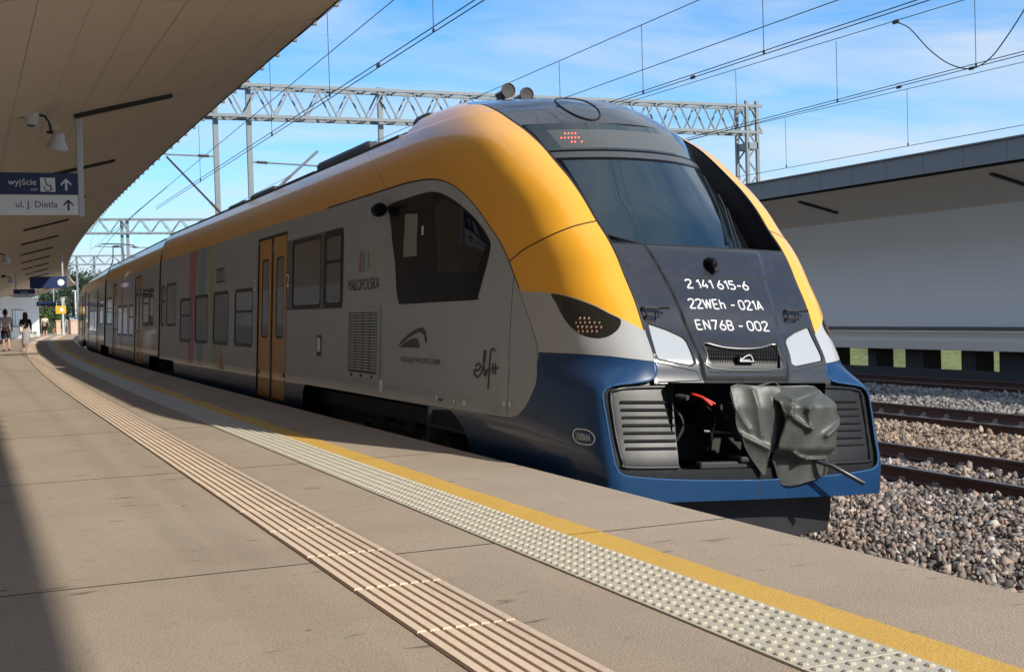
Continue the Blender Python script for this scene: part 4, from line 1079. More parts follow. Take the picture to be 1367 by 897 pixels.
def underside(root, y0, y1, bogies):
    b = MB(); b.box(-1.15, 1.15, y0+.1, y1-.1, .72, .90); b.box(-1.0, 1.0, y0+3.5, y1-3.5, .35, .72); b.build('underframe', 'bogie', root)
    for yb in bogies:
        b = MB()
        for s_ in (-1, 1):
            b.box(s_*1.0-.07, s_*1.0+.07, yb-1.75, yb+1.75, .50, .64); b.box(s_*1.05-.09, s_*1.05+.09, yb-.35, yb+.35, .30, .58)
            for q in (-1, 1):
                b.bbox(s_*1.08-.11, s_*1.08+.11, yb+q*1.25-.17, yb+q*1.25+.17, .30, .58, .03); b.lathe([(.09, 0), (.10, .02), (.10, .20), (.08, .22)], 12, 'z', (s_*1.05, yb+q*.55, .55))
        b.box(-.9, .9, yb-.25, yb+.25, .40, .66)
        bo = b.build('bogie_frame', 'bogie', root)
        for q in (-1.25, 1.25):
            for s_ in (-1, 1):
                w_ = MB(); w_.lathe([(.12, -.07), (.38, -.065), (.42, -.05), (.42, .05), (.455, .055), (.455, .075), (.3, .08), (.12, .10)], 24, 'x'); o = w_.build('wheel', 'steel_dark', bo, True); o.location = (s_*.75, yb+q, .43); o.rotation_euler = (0, 0, 0 if s_ < 0 else math.pi)
mat('steel_dark', (.04, .038, .036), .5, metal=.5); mat('yellow_door', (.60, .29, .035), .4, coat=.3, noise=[(.8, .3, (.5, .24, .03), .4, .7)])
def roof_kit(root, y0, y1, seed, dome=False):
    r = random.Random(seed)
    b = MB(); b.box(-1.24, 1.24, y0, y1, 3.88, 3.99); b.build('roof_deck', 'roof_kit', root)
    for s_ in (-1, 1):
        y = y0+.3
        while y < y1-.6:
            L = min(r.uniform(1.4, 3.2), y1-.3-y); h = r.choice([.08, .13, .16, .06])
            if r.random() > .2:
                b = MB(); x0, x1 = sorted((s_*.62, s_*(.93+.04*r.random()))); b.bbox(x0, x1, y, y+L, 3.985, 3.99+h, .04)
                for t in np.arange(y+.2, y+L-.1, .45): b.box(x0+.02, x1-.02, t, t+.05, 3.99+h-.005, 3.99+h+.025)
                b.build('roof_fairing', 'roof_kit', root)
            y += L+r.uniform(.15, .7)
    y = y0+.8
    while y < y1-2.2:
        L = r.uniform(1.6, 3.0); L = min(L, y1-.6-y); h = r.uniform(.28, .44)
        b = MB(); b.bbox(-.60, .60, y, y+L, 3.985, 3.99+h, .05)
        for q in range(3): b.lathe([(.16, 0), (.16, .03), (.13, .035)], 12, 'z', (0, y+L*(q+.5)/3, 3.99+h-.002))
        b.build('roof_unit', 'roof_kit', root); y += L+r.uniform(.2, .7)
    # insulators and pipe runs
    b = MB(); b.tube([(-.63, y0+.5, 4.16), (-.63, y1-.5, 4.16)], .02, 6)
    y = y0+1
    while y < y1-1: b.lathe([(.03, 0), (.05, .03), (.03, .06), (.05, .09), (.03, .12), (.04, .16)], 8, 'z', (-.63, y, 3.985)); y += 1.7
    b.build('roof_pipe', 'roof_kit', root, True)
STR = [([(16.49, 1.25), (18.68, 1.25), (18.68, 2.28), (16.49, 2.28)], 'band'), ([(27.68, .215), (27.0, .215), (26.60, 2.583), (27.62, 2.583)], 'pink'), ([(26.5, .215), (25.9, .215), (25.55, 2.583), (26.55, 2.583)], 'sky_blue'), ([(24.7, .215), (24.1, .215), (24.86, 2.583), (25.5, 2.583)], 'lime'), ([(24.05, .215), (23.5, .215), (23.9, .70), (24.1, .70)], 'orange_st')]
Y1 = 31.95
carriage_sides(car1, NOSE_END-.002, Y1, [(18.72, 20.70)],
    [(21.13, 22.58, .72, 1.60, 'h'), (23.25, 24.68, .72, 1.60, ''), (25.36, 26.80, .72, 1.58, ''), (27.44, 28.80, .72, 1.55, 'h'), (29.50, 30.92, 1.06, 1.94, ''), (31.30, 31.76, 1.06, 1.92, 'h'), (16.77, 18.30, 1.32, 2.20, '')],
    [(NOSE_END-1.2, 17.6), (29.6, 33)], STR, [(23.55, 24.40, 1.79, 2.12)], joints=(18.60, 20.84, 29.15))
# features that sit on the side of the nose piece (plain side there)
fw2 = MB()
def side_plate(pts, m, name, parent, off=.004, depth=.0):
    """flat plate on the near side, outline in (y,z)"""
    n = len(pts); V = [(-float(pchip(WZ, WX, np.array([z]))[0])-off, y, z+.76) for y, z in pts]
    return mobj(name, V, [tuple(range(n))], m, parent)
wfr = side_plate(rrect(15.62, 16.58, 1.26, 2.27, .10, 4)[::-1], 'frame_dark', 'window_frame', car1, .004)
side_plate(rrect(15.72, 16.40, 1.33, 1.84, .06, 3)[::-1], 'pane', 'window_pane', wfr, .007); side_plate(rrect(15.72, 16.40, 1.88, 2.18, .06, 3)[::-1], 'pane', 'window_pane', wfr, .007)
side_plate([(15.64, 1.25), (16.497, 1.25), (16.497, 2.28), (15.64, 2.28)][::-1], 'band', 'window_band', car1, .0015)
vg = side_plate([(14.0, .40), (15.34, .40), (15.34, 1.25), (14.0, 1.25)][::-1], 'grille_mesh', 'vent_grille', car1, .003)
for q in range(4):
    b = MB(); z = .50
    while z < 1.17: b.box(-1.426, -1.411, 14.0+.10+q*.295, 14.0+.10+q*.295+.25, z+.76, z+.779); z += .033
    b.build('vent_slats', 'silver', vg)
b = MB()
for (p, q, r_, t_) in ((14.0, 15.34, .40, .47), (14.0, 15.34, 1.19, 1.25), (14.0, 14.07, .47, 1.19), (15.27, 15.34, .47, 1.19)): b.box(-1.43, -1.412, p, q, r_+.76, t_+.76)
b.build('vent_frame', 'silver', vg)
b = MB()
for y in (14.25, 14.7, 15.1): b.bbox(-1.437, -1.429, y-.035, y+.035, .42+.76, .455+.76, .004)
b.build('vent_lock', 'rubber', vg)
def side_text(txt, ya, yb, zb, zt, m='grey_print', name='side_lettering', root=None, off=.005):
    """word on the near side, read from the platform: runs towards smaller y"""
    V, F = text_mesh(txt, 1.); k = (ya-yb)/V[:, 0].max()
    Y = ya-V[:, 0]*k; Zz = zb+V[:, 1]*(zt-zb); X = -pchip(WZ, WX, Zz)-off
    return mobj(name, np.stack([X, Y, Zz+.76], -1), F, m, root or car1)
def side_x(y, z):
    i = int(np.argmin(abs(Z[:, 0]-z))); return float(np.interp(y, P[i, 46:, 1], P[i, 46:, 0]))
side_text('MAŁOPOLSKA', 15.36, 14.08, 1.46, 1.60)
for (ya, yb, m_) in ((14.93, 14.72, 'pink'), (14.80, 14.62, 'sky_blue'), (14.60, 14.44, 'lime')):
    side_plate([(ya, 1.68), (ya-.10, 1.68), ((ya+yb)/2+.0, 1.92), ((ya+yb)/2+.06, 1.92)], m_, 'logo_stroke', car1, .005)
side_text('KOLEJE MAŁOPOLSKIE', 13.22, 11.98, .645, .70)
arc1 = [(13.38, .80), (13.25, .86), (13.0, .945), (12.75, 1.0), (12.55, 1.02), (12.44, .98), (12.40, .86), (12.45, .86), (12.50, .94), (12.60, .965), (12.78, .95), (13.0, .90), (13.2, .84)]
b = MB(); pts = [(-side_x(y, z)-.004, y, z+.76) for y, z in arc1]; mobj('logo_arc', pts, [tuple(range(len(pts)))], 'grey_print', car1)
pts = [(-side_x(y, z)-.004, y, z+.76) for y, z in [(13.30, .80), (13.1, .855), (12.85, .90), (12.70, .905), (12.62, .80)]]; mobj('logo_arc', pts, [tuple(range(len(pts)))], 'grey_print', car1)
# script word on the cab side
b = MB()
def sp(y, z): return (-side_x(y, z)-.004, y, z+.76)
e_ = [(11.02, .66), (10.95, .69), (10.90, .66), (10.97, .62), (11.04, .63), (11.05, .59), (10.99, .56), (10.91, .58), (10.86, .63), (10.80, .74), (10.79, .80), (10.82, .80), (10.83, .70), (10.80, .58), (10.75, .62)]
f_ = [(10.58, .81), (10.64, .83), (10.68, .78), (10.70, .60), (10.71, .46)]
for ln in (e_, f_, [(10.78, .63), (10.50, .66)], [(10.62, .70), (10.62, .60)], [(10.56, .70), (10.56, .60)]): b.tube([sp(y, z) for y, z in (smooth(ln, 4) if len(ln) > 2 else ln)], .009, 5)
b.build('script_logo', 'grey_print', car1)
# coupling load plate on the blue corner
def chart_tube(pts, r, m, name, closed=True):
    b = MB(); b.tube([(lambda c: (c[0], c[1]-.003, c[2]+.76))(chart_pt(a, z)) for a, z in pts], r, 5, closed=closed); return b.build(name, m, car1)
ring = [(-1.56+.115*math.cos(t)+math.copysign(.04, math.cos(t)), .175+.058*math.sin(t)) for t in np.linspace(0, 2*math.pi, 24, endpoint=False)]
chart_tube(ring, .0055, 'sign_white', 'load_plate_rim')
V, F = text_mesh('1500kN', 1.); k = .20/V[:, 0].max()
pts = [chart_pt(-1.665+v[0]*k, .148+v[1]*.055) for v in V]; mobj('load_lettering', [(x-.003, y-.005, z+.76) for x, y, z in pts], F, 'sign_white', car1)
side_text('2', 18.70, 18.52, 1.60, 1.80, 'sign_white', 'class_number'); side_text('2', 21.0, 20.84, 1.60, 1.80, 'sign_white', 'class_number'); side_text('1', 12.62, 12.57, 1.98, 2.08, 'sign_white', 'class_number')
ebx = side_plate([(16.62, .62), (16.86, .62), (16.86, .90), (16.62, .90)][::-1], 'frame_dark', 'emergency_box', car1, .004); side_plate([(16.66, .68), (16.82, .68), (16.82, .87), (16.66, .87)][::-1], 'sign_white', 'box_label', ebx, .007)
for (y, z, w_, h_) in ((13.85, .27, .16, .15), (12.05, .29, .05, .05), (11.9, .285, .12, .02), (11.55, .28, .05, .04), (11.25, .28, .09, .05), (10.32, .33, .05, .04), (10.2, .33, .05, .04)):
    p = [(y, z), (y+w_, z), (y+w_, z+h_), (y, z+h_)][::-1]; mobj('small_mark', [(-side_x(a, c)-.005, a, c+.76) for a, c in p], [(0, 1, 2, 3)], 'sign_white' if h_ > .03 else 'grey_print', car1)
# mirror camera on the cab side
b = MB(); b.lathe([(.02, -.09), (.075, -.085), (.085, -.02), (.075, .06), (.03, .09)], 14, 'y'); o = b.build('side_camera', 'mask', car1, True); o.location = (-1.51, 13.85, 2.34+.76); b = MB(); b.bar((-1.41, 13.85, 3.12), (-1.50, 13.85, 3.10), .05); b.build('camera_arm', 'mask', o).location = (1.51, -13.85, -3.10)
# horns
for dx_, h_ in ((-.13, .30), (.10, .22)):
    b = MB(); b.lathe([(.10, -.17), (.118, -.20), (.128, -.20), (.13, -.17), (.10, -.12), (.05, -.03), (.035, .25)], 18, 'y'); o = b.build('horn', 'horn_brown', car1, True); o.scale = (.66, .8, .66); MB().lathe([(.0, -.178), (.112, -.185), (.112, -.175)], 18, 'y').build('horn_mouth', 'bogie', o, True); o.location = (dx_, 13.55, 3.62+.76+.02+h_*.35); b = MB(); b.box(-.03, .03, .0, .2, -.25, .0); b.build('horn_foot', 'rubber', o)
mat('x_', (0, 0, 0)) if 0 else None
underside(car1, 9.6, Y1, [14.3, 31.0])
b = MB(); b.box(-1.1, 1.1, 9.3, 12.2, .70, 1.0); b.build('underframe', 'bogie', car1)
# black void behind the bumper opening
b = MB(); V = [(-.72, 8.60, .66), (.72, 8.60, .66), (.72, 8.60, 1.37), (-.72, 8.60, 1.37), (-.72, 9.5, .66), (.72, 9.5, .66), (.72, 9.5, 1.37), (-.72, 9.5, 1.37)]
mobj('coupler_recess', V, [(4, 5, 6, 7), (0, 1, 5, 4), (3, 2, 6, 7), (0, 4, 7, 3), (1, 5, 6, 2)], 'black', car1)
b = MB(); b.bbox(-.5, .5, 8.53, 8.62, .70, .75, .01); b.bbox(-.15, .5, 8.50, 8.70, .75, .79, .01); b.build('recess_sill', 'bogie', car1)
b = MB(); b.tube([(-.47, 8.75, 1.28), (-.40, 8.68, 1.25), (-.34, 8.64, 1.19)], .014, 6); b.tube([(-.40, 8.68, 1.25), (-.30, 8.66, 1.20)], .010, 6); b.build('red_hose', 'red', car1, True)
b = MB(); b.tube([(-.60, 8.75, 1.26), (-.55, 8.66, 1.25)], .022, 8); b.build('pipe_end', 'trim_metal', car1, True); b = MB(); b.tube([(-.36, 8.72, .98), (-.05, 8.70, .96)], .012, 6); b.build('coupler_pipes', 'trim_metal', car1, True)
for pts_, r_, m_ in (([(-.55, 9.05, 1.25), (-.42, 8.95, 1.05), (-.5, 8.9, .9), (-.60, 8.95, .80)], .014, 'black'), ([(-.3, 9.1, 1.3), (-.22, 8.8, 1.1), (-.3, 8.7, .95), (-.25, 8.8, .82)], .014, 'black'), ([(.0, 9.0, 1.30), (-.12, 8.85, 1.15), (-.05, 8.75, 1.0)], .014, 'bogie')):
    b = MB(); b.tube([tuple(p) for p in smooth(pts_, 5)], r_, 8); b.build('brake_hose', m_, car1, True)
b = MB(); b.bbox(-.10, .16, 8.62, 9.3, .93, 1.20, .03); b.bbox(-.12, .22, 8.58, 8.70, .90, 1.24, .03); b.build('coupler_head', 'bogie', car1)
# plough under the nose
pw = MB(); n = 25; V = []
for zz_, k_ in ((.10, .05), (.50, .0)):
    for t in np.linspace(-1, 1, n):
        x = 1.02*t; V.append((x, 8.52+.16+.20*abs(t)**2.4+k_, zz_))
V2 = [(x*.98, y+.06, z) for x, y, z in V]; V += V2; F = []
for i in range(n-1): F += [(i, i+1, n+i+1, n+i), (2*n+i, 2*n+i+1, 3*n+i+1, 3*n+i), (i, i+1, 2*n+i+1, 2*n+i)]
pw.add(V, F)
for s_ in (-1, 1): pw.bar((s_*1.0, 8.9, .35), (s_*.98, 10.6, .42), .05, .30)
pw.build('snow_plough', 'plow', car1)
# lower valance behind the blue band so that nothing shows under it
b = MB(); b.box(-1.2, 1.2, 8.75, 9.5, .44, .52); b.build('valance', 'bogie', car1)
# inter-car bellows
def bellows(root, y0, y1):
    b = MB(); V = []; F = []; pr = [(-1.24, .15+.76), (-1.27, .6+.76), (-1.27, 2.3+.76), (-1.25, 2.7+.76), (-1.15, 3.0+.76), (-.9, 3.12+.76), (.9, 3.12+.76), (1.15, 3.0+.76), (1.25, 2.7+.76), (1.27, 2.3+.76), (1.27, .6+.76), (1.24, .15+.76)]
    n = len(pr); ys = np.linspace(y0, y1, 9)
    for i, y in enumerate(ys):
        s_ = 1.0 if i % 2 == 0 else .965
        V += [(x*s_, y, z) for x, z in pr]
    for i in range(8):
        for k in range(n-1): F.append((i*n+k, i*n+k+1, (i+1)*n+k+1, (i+1)*n+k))
    mobj('bellows', V, F, 'rubber', root)
def car_ends(root, y0, y1, which):
    zc = np.concatenate([[-.1], np.arange(.2, 3.25, .2), [3.25]]); xw = pchip(WZ, WX, zc)
    V = [(-x, 0, z+.76) for x, z in zip(xw, zc)]+[(x, 0, z+.76) for x, z in zip(xw, zc)][::-1]
    for y in which:
        mobj('end_wall', [(a, y, c) for a, _, c in V], [tuple(range(len(V)))], 'rubber', root)
bellows(car1, Y1-.02, Y1+1.1); car_ends(car1, 0, Y1, [Y1-.004])
roof_kit(car1, 14.0, Y1-.2, 3)
b = MB(); b.bbox(-1.0, 1.0, 13.75, 14.25, 3.9, 4.24, .06); b.build('roof_fairing', 'roof_kit', car1)

# ------------------------------------------------------------------ following carriages
def place(y0, L):
    a = Vector((DC+path_off(y0), y0)); y1 = y0+L; c = Vector((DC+path_off(y1), y1)); d = c-a
    return (a.x, a.y, -.76), (0, CANT, -math.atan2(d.x, d.y)), d.length
def car_n(y0, L, label, doors, wins, stripes=(), bog=(1.0,), panto=None, seed=1, bell=True):
    loc, rot, ln = place(y0, L); r = empty('rail_carriage', loc, rot); tag(r, label, 'train carriage', 'carriages of the yellow and grey train')
    carriage_sides(r, .12, ln-.6, doors, wins, [(-.5, 2.2), (ln-2.2, ln+.5)], stripes, (), .2, joints=(ln*.24, ln*.66))
    underside(r, .1, ln-.5, [0.6, ln-.3]); roof_kit(r, .3, ln-.8, seed); car_ends(r, 0, 0, [.124, ln-.604])
    if bell: bellows(r, ln-.62, ln+.12)
    if panto:
        b = MB(); zb = 4.15
        y = panto
        for s_ in (-1, 1):
            b.tube([(s_*.45, y, zb), (s_*.28, y-1.2, zb+.75), (s_*.2, y+.0, zb+1.55)], .03, 6)
            b.tube([(s_*.9, y-.15, zb+1.5), (s_*.75, y-.15, zb+1.63), (0, y-.15, zb+1.66)], .022, 6); b.tube([(s_*.9, y+.15, zb+1.5), (s_*.75, y+.15, zb+1.63), (0, y+.15, zb+1.66)], .022, 6)
        b.tube([(-.45, y, zb), (.45, y, zb)], .03, 6); b.tube([(-.2, y, zb+1.55), (.2, y, zb+1.55)], .03, 6); b.tube([(0, y-.15, zb+1.62), (0, y+.15, zb+1.62)], .02, 6); b.tube([(.0, y+.7, zb), (0, y-1.2, zb+.75)], .02, 6)
        b.build('pantograph', 'roof_kit', r, True)
    return r
car_n(32.9, 18.0, 'second carriage behind the front one, with two yellow doors', [(4.3, 6.25), (12.6, 14.1)],
      [(1.35, 2.3, 1.06, 1.94, ''), (2.55, 4.0, 1.06, 1.94, 'h'), (6.75, 8.1, .72, 1.58, 'h'), (8.7, 10.2, .72, 1.58, ''), (10.7, 12.2, .72, 1.58, ''), (14.7, 16.9, 1.06, 1.94, 'h')], [([(11.0, .215), (10.2, .215), (10.2, 2.583), (11.0, 2.583)], 'pink')], seed=11)
car_n(50.95, 17.4, 'third carriage of the train along the curving platform', [(4.0, 5.6), (12.0, 13.8)], [(1.3, 3.4, 1.06, 1.94, 'h'), (6.3, 7.8, .72, 1.58, ''), (8.3, 9.8, .72, 1.58, ''), (10.2, 11.7, .72, 1.58, ''), (14.3, 16.0, 1.06, 1.94, '')], panto=15.6, seed=5)
car_n(68.4, 18., 'last carriage of the train at the far curve', [(4.0, 5.6), (11.5, 13.1)], [(1.3, 3.4, 1.06, 1.94, ''), (6.3, 7.8, .72, 1.58, ''), (8.3, 9.8, .72, 1.58, '')], seed=8, bell=False)
# ------------------------------------------------------------------ coupler cover (tarpaulin) and draw bar
def tarp_sheet(name, outline, depth, seed, root, thick=.006, n=46):
    """draped sheet: outline in (x,z) of the nose frame, depth(x,z) gives y"""
    o = np.array(outline); x0, x1, z0, z1 = o[:, 0].min(), o[:, 0].max(), o[:, 1].min(), o[:, 1].max()
    X, Zg = np.meshgrid(np.linspace(x0, x1, n), np.linspace(z0, z1, n)); i_ = np.arange(n*n).reshape(n, n)
    q = np.stack([i_[:-1, :-1], i_[:-1, 1:], i_[1:, 1:], i_[1:, :-1]], -1).reshape(-1, 4)
    C = np.stack([X.ravel(), Zg.ravel()], -1)
    k = Skin(np.stack([X.ravel(), np.zeros(n*n), Zg.ravel()], -1), C, np.concatenate([q[:, [0, 1, 2]], q[:, [0, 2, 3]]]))
    k.poly(o, 'tarp'); V, F, C = k.take('tarp'); V = V.copy()
    V[:, 1] = depth(V[:, 0], V[:, 2]); V[:, 2] += .76
    ob = mobj(name, V, F, 'tarp', root, True)
    hm = MB(); hp = smooth(o*.985+.015*o.mean(0), 3, True); hm.tube([(x, float(depth(np.array([x]), np.array([z]))[0])-.004, z+.76) for x, z in hp], .0055, 6, closed=True); hm.build('hem', 'tarp', ob, True)
    md = ob.modifiers.new('t', 'SOLIDIFY'); md.thickness = thick; md.offset = 1
    return ob
tr = empty('coupler_cover', (DC, 0, -.76), (0, CANT, 0)); tag(tr, 'crumpled grey-green tarpaulin draped over the coupler of the front carriage', 'tarpaulin')
def ridge(x, z, p, q, w, h):
    p = np.array(p); q = np.array(q); d = q-p; t = np.clip(((x-p[0])*d[0]+(z-p[1])*d[1])/(d@d), 0, 1)
    r = np.hypot(x-p[0]-t*d[0], z-p[1]-t*d[1]); return -h*np.exp(-np.sqrt((r/w)**2+.04)*1.3)
def fold(x, z, a, seed, sc=7.):
    # crumpled cloth: sum of tilted creases
    rg = np.random.default_rng(seed); y = 0*x
    for k in range(14):
        t = rg.uniform(0, 3.14); u = (x*math.cos(t)+z*math.sin(t))*sc*rg.uniform(.5, 1.6)+rg.uniform(0, 6.28); y = y+a*rg.uniform(.3, 1)*np.abs(np.sin(u))/(1+k*.25)
    return y
def dep_r(x, z):
    y = 8.27+.10*((x-.42)/.30)**2
    y = y+.20*sstep(.42, .60, z)+.10*sstep(.12, .0, z)+.10*sstep(.62, .82, x)
    for p, q, w, h in (((.10, .565), (.12, .47), .025, .03), ((.12, .47), (.22, .485), .025, .03), ((.21, .487), (.517, .56), .02, .05), ((.316, .422), (.338, .269), .018, .05), ((.517, .56), (.316, .422), .03, .03), ((.17, .37), (.338, .26), .02, .05), ((.498, .209), (.738, .338), .025, .06), ((.237, .067), (.326, .022), .02, .07), ((.326, .022), (.556, .017), .018, .08), ((.60, -.01), (.578, -.13), .02, .06), ((.47, -.05), (.5, -.12), .02, .04), ((.19, .43), (.11, .13), .03, .05)): y = y+ridge(x, z, p, q, w, h)
    return y+fold(x, z, .012, 3, 5.)
RT = np.array([(.104, .581), (.312, .592), (.516, .589), (.616, .501), (.727, .412), (.802, .323), (.759, .22), (.681, .073), (.601, .009), (.604, -.109), (.418, -.17), (.209, -.2), (.153, -.061), (.106, .127), (.15, .329), (.13, .444), (.10, .50)])
tarp_sheet('cover_sheet', RT, dep_r, 1, tr, n=110)
def dep_l(x, z):
    y = 8.43+.06*sstep(.1, -.2, x)+.05*sstep(.4, .6, z)
    for p, q, w, h in (((-.05, .55), (.0, .2), .04, .03), ((.1, .5), (.12, .15), .05, .03), ((-.16, .2), (.05, .1), .03, .05), ((-.2, .4), (-.1, .25), .03, .03)): y = y+ridge(x, z, p, q, w, h)
    return y+fold(x, z, .011, 5, 5.)
LT = np.array([(-.226, .587), (-.011, .593), (.212, .593), (.244, .083), (.081, .078), (.06, -.02), (.045, -.117), (-.017, -.048), (-.1, .073), (-.183, .242), (-.21, .377)])
tarp_sheet('cover_sheet', LT, dep_l, 2, tr, n=90)
V = []; F = []
zs_ = np.linspace(.02, .56, 14)
for i, z in enumerate(zs_):
    xr = np.interp(z, [.009, .073, .22, .323, .412, .501, .589], [.601, .681, .759, .802, .727, .616, .516])
    V += [(xr, dep_r(np.array([xr]), np.array([z]))[0], z+.76), (xr-.10, 8.75, z+.76)]
for i in range(13): F.append((2*i, 2*i+1, 2*i+3, 2*i+2))
mobj('cover_side', V, F, 'tarp', tr, True)
db = MB(); db.tube([(.42, 8.42, .76+.02), (.55, 8.27, .76-.03), (.823, 8.22, .76-.172)], .02, 10); o = db.build('draw_bar', 'steel_bar', None, True); o.location = (DC, 0, -.76); o.rotation_euler = (0, CANT, 0); tag(o, 'dark steel bar sticking out under the grey tarpaulin', 'bar')

# ------------------------------------------------------------------ gantries
def gantry(Y, x0, x1, zb, h, masts, label, depth=.7, name='catenary_gantry', panel=1.05, extra=()):
    r = empty(name, (x0, Y, 0)); tag(r, label, 'gantry', 'lattice gantries over the tracks')
    L = x1-x0
    for s_ in (0, 1):
        for zz in (zb, zb+h):
            b = MB(); b.bar((0, s_*depth, zz), (L, s_*depth, zz), .10, .10); b.build('chord', 'galv', r)
    for s_ in (0, 1):
        b = MB(); n = max(2, int(L/panel)); 
        for i in range(n):
            a, c = L*i/n, L*(i+1)/n; m_ = (a+c)/2; yy = s_*depth+(.03 if s_ == 0 else -.03)
            b.bar((a, yy, zb), (m_, yy, zb+h), .05); b.bar((m_, yy, zb+h), (c, yy, zb), .05)
        o = b.build('lattice', 'galv', r); o['kind'] = 'stuff'
    b = MB(); n = max(2, int(L/panel))
    for i in range(n+1):
        a = L*i/n
        for zz in (zb, zb+h):
            b.bar((a, 0, zz), (a, depth, zz), .04)
            if i < n: b.bar((a, 0, zz), (L*(i+1)/n, depth, zz), .035)
    o = b.build('cross_brace', 'galv', r); o['kind'] = 'stuff'
    for (x, w_, ztop, lat) in masts:
        b = MB(); xx = x-x0
        if lat:
            for dx_ in (-w_/2, w_/2): 
                for dy_ in (0, depth): b.bar((xx+dx_, dy_, -1.), (xx+dx_, dy_, ztop), .12, .12)
            z = -1.; f_ = 1
            while z < ztop-.5:
                for dy_ in (0, depth): b.bar((xx-f_*w_/2, dy_, z), (xx+f_*w_/2, dy_, z+.55), .05)
                f_ = -f_; z += .55
            for z in np.arange(.5, ztop, 2.2): b.box(xx-w_/2, xx+w_/2, -.06, depth+.06, z, z+.25)
        else: b.bar((xx, depth/2, -1.), (xx, depth/2, ztop), w_, w_)
        b.build('mast', 'galv', r)
    return r
GY = 41.5
G1 = gantry(GY, 3.3, 28.6, 7.75, 1.01, [(28.12, .46, 8.95, True)], 'nearest lattice gantry above the train roof', name='catenary_gantry')
for (x, zl_) in ((7.7, 3.05), (8.79, 3.05), (13.3, 5.6)):
    b = MB(); b.bar((0, 0, 0), (.0, 0, 8.85-zl_), .16, .16); b.bbox(-.12, .12, -.12, .12, 8.8-zl_, 8.9-zl_, .02); b.build('drop_post', 'galv', G1, loc=(x-3.3, .35, zl_))
def at_y(px, py, Y):
    d = _f+_r*(px-683.5)/1700-_u*(py-448.5)/1700; return tuple(np.array([0, 0, HC])+d*(Y/d[1]))
G2 = gantry(80., 4.6, 24., at_y(200, 311, 80)[2], .84, [(at_y(164, 320, 80)[0], .17, at_y(164, 292, 80)[2], False), (at_y(171.5, 320, 80)[0], .17, at_y(171, 292, 80)[2], False)], 'second lattice gantry, farther off behind the pantograph', panel=1.2)
gantry(124., 7.6, 26., at_y(120, 353, 124)[2], .8, [(at_y(103, 360, 124)[0], .18, at_y(103, 341, 124)[2], False), (at_y(126.5, 360, 124)[0], .18, at_y(126, 341, 124)[2], False)], 'farthest lattice gantry, small beyond the bend', panel=1.5)
# cantilever arms and registration tubes
def at_y(px, py, Y):
    d = _f+_r*(px-683.5)/1700-_u*(py-448.5)/1700; return tuple(np.array([0, 0, HC])+d*(Y/d[1]))
def arm(g, pts, r_, m):
    o = Vector(g.location); P_ = [Vector(p)-o for p in pts]
    b = MB(); b.tube(P_, r_, 6); t = b.build('registration_arm', m, g)
    d = (P_[1]-P_[0]).normalized(); b = MB(); b.tube([P_[0]+d*(.2+.03*k) for k in range(13)], [.03, .06, .03, .06, .03, .06, .03, .06, .03, .06, .03, .06, .03], 8); b.build('insulator', 'ceramic', t)
arm(G1, [(7.65, GY+.3, 6.45), (6.1, GY+.2, 6.47)], .03, 'galv'); arm(G1, [(8.8, GY+.35, 6.3), (11.6, GY+.1, 6.15)], .03, 'galv'); arm(G1, [at_y(297, 287, GY), at_y(222, 209, GY)], .035, 'wire'); arm(G1, [at_y(372, 250, GY), at_y(424, 202, GY)], .05, 'galv')
arm(G2, [at_y(163, 330, 80.3), at_y(127, 329, 80.2)], .03, 'galv'); arm(G2, [at_y(172, 330, 80.3), at_y(206, 331, 80.2)], .03, 'galv')
# ------------------------------------------------------------------ wires (through points taken off the photograph, at their own tracks)
def ray(px, py):
    d = _f+_r*(px-683.5)/1700-_u*(py-448.5)/1700; return np.array([0, 0, HC]), d
def on_plane(px, py, X):
    o, d = ray(px, py); return o+d*((X-o[0])/d[0])
def wire_line(root, name, X, p, q, Ya, Yb, r_=.0078, twin=0., m='wire'):
    a, c = on_plane(*p, X), on_plane(*q, X); f_ = lambda Y: a+(c-a)*((Y-a[1])/(c[1]-a[1]))
    pts = [f_(Y) for Y in np.linspace(-12, Yb, 5)]
    b = MB(); b.tube(pts, r_, 5)
    if twin: b.tube([(x, y, z+twin) for x, y, z in pts], r_, 5)
    b.build(name, m, root); return f_
def droppers(root, fu, fl, ys):
    for y in ys:
        a, c = fu(y), fl(y); b = MB(); b.tube([a, c], .006, 5); b.tube([c, c-(c-a)*.06], .018, 6); b.build('dropper', 'wire', root)
l1 = empty('overhead_line', (5.6, 12, 6)); l2 = empty('overhead_line', (10.9, 14, 6)); l3 = empty('overhead_line', (15.5, 18, 6)); l4 = empty('overhead_line', (21.2, 20, 6))
for l_, t_ in ((l1, 'overhead wires above the train and the near platform edge'), (l2, 'overhead wires in the middle of the sky above the second track'), (l3, 'overhead wires at upper right above the third track'), (l4, 'lowest overhead wire just above the far canopy fascia')): tag(l_, t_, 'wires', 'overhead lines'); l_.location = (0, 0, 0)
def drop_at(root, X, top, bot):
    a, c = on_plane(*top, X), on_plane(*bot, X); y = (a[1]+c[1])/2; a[1] = c[1] = y
    b = MB(); b.tube([a, c], .006, 5); b.tube([c, c-(c-a)*.05], .018, 6); b.build('dropper', 'wire', root)
wire_line(l1, 'messenger_wire', 5.7, (324, 111), (457, 0), 4, GY); wire_line(l1, 'feeder_wire', 6.2, (260, 219), (526, 0), 4, 70); wire_line(l1, 'contact_wire', 5.7, (260, 247), (647, 0), 4, GY, .0078, .07)
for t_, b_ in (((437, 18), (440, 130)), ((356, 87), (367, 180)), ((576, -40), (579, 43)), ((262, 170), (271, 241))): drop_at(l1, 5.7, t_, b_)
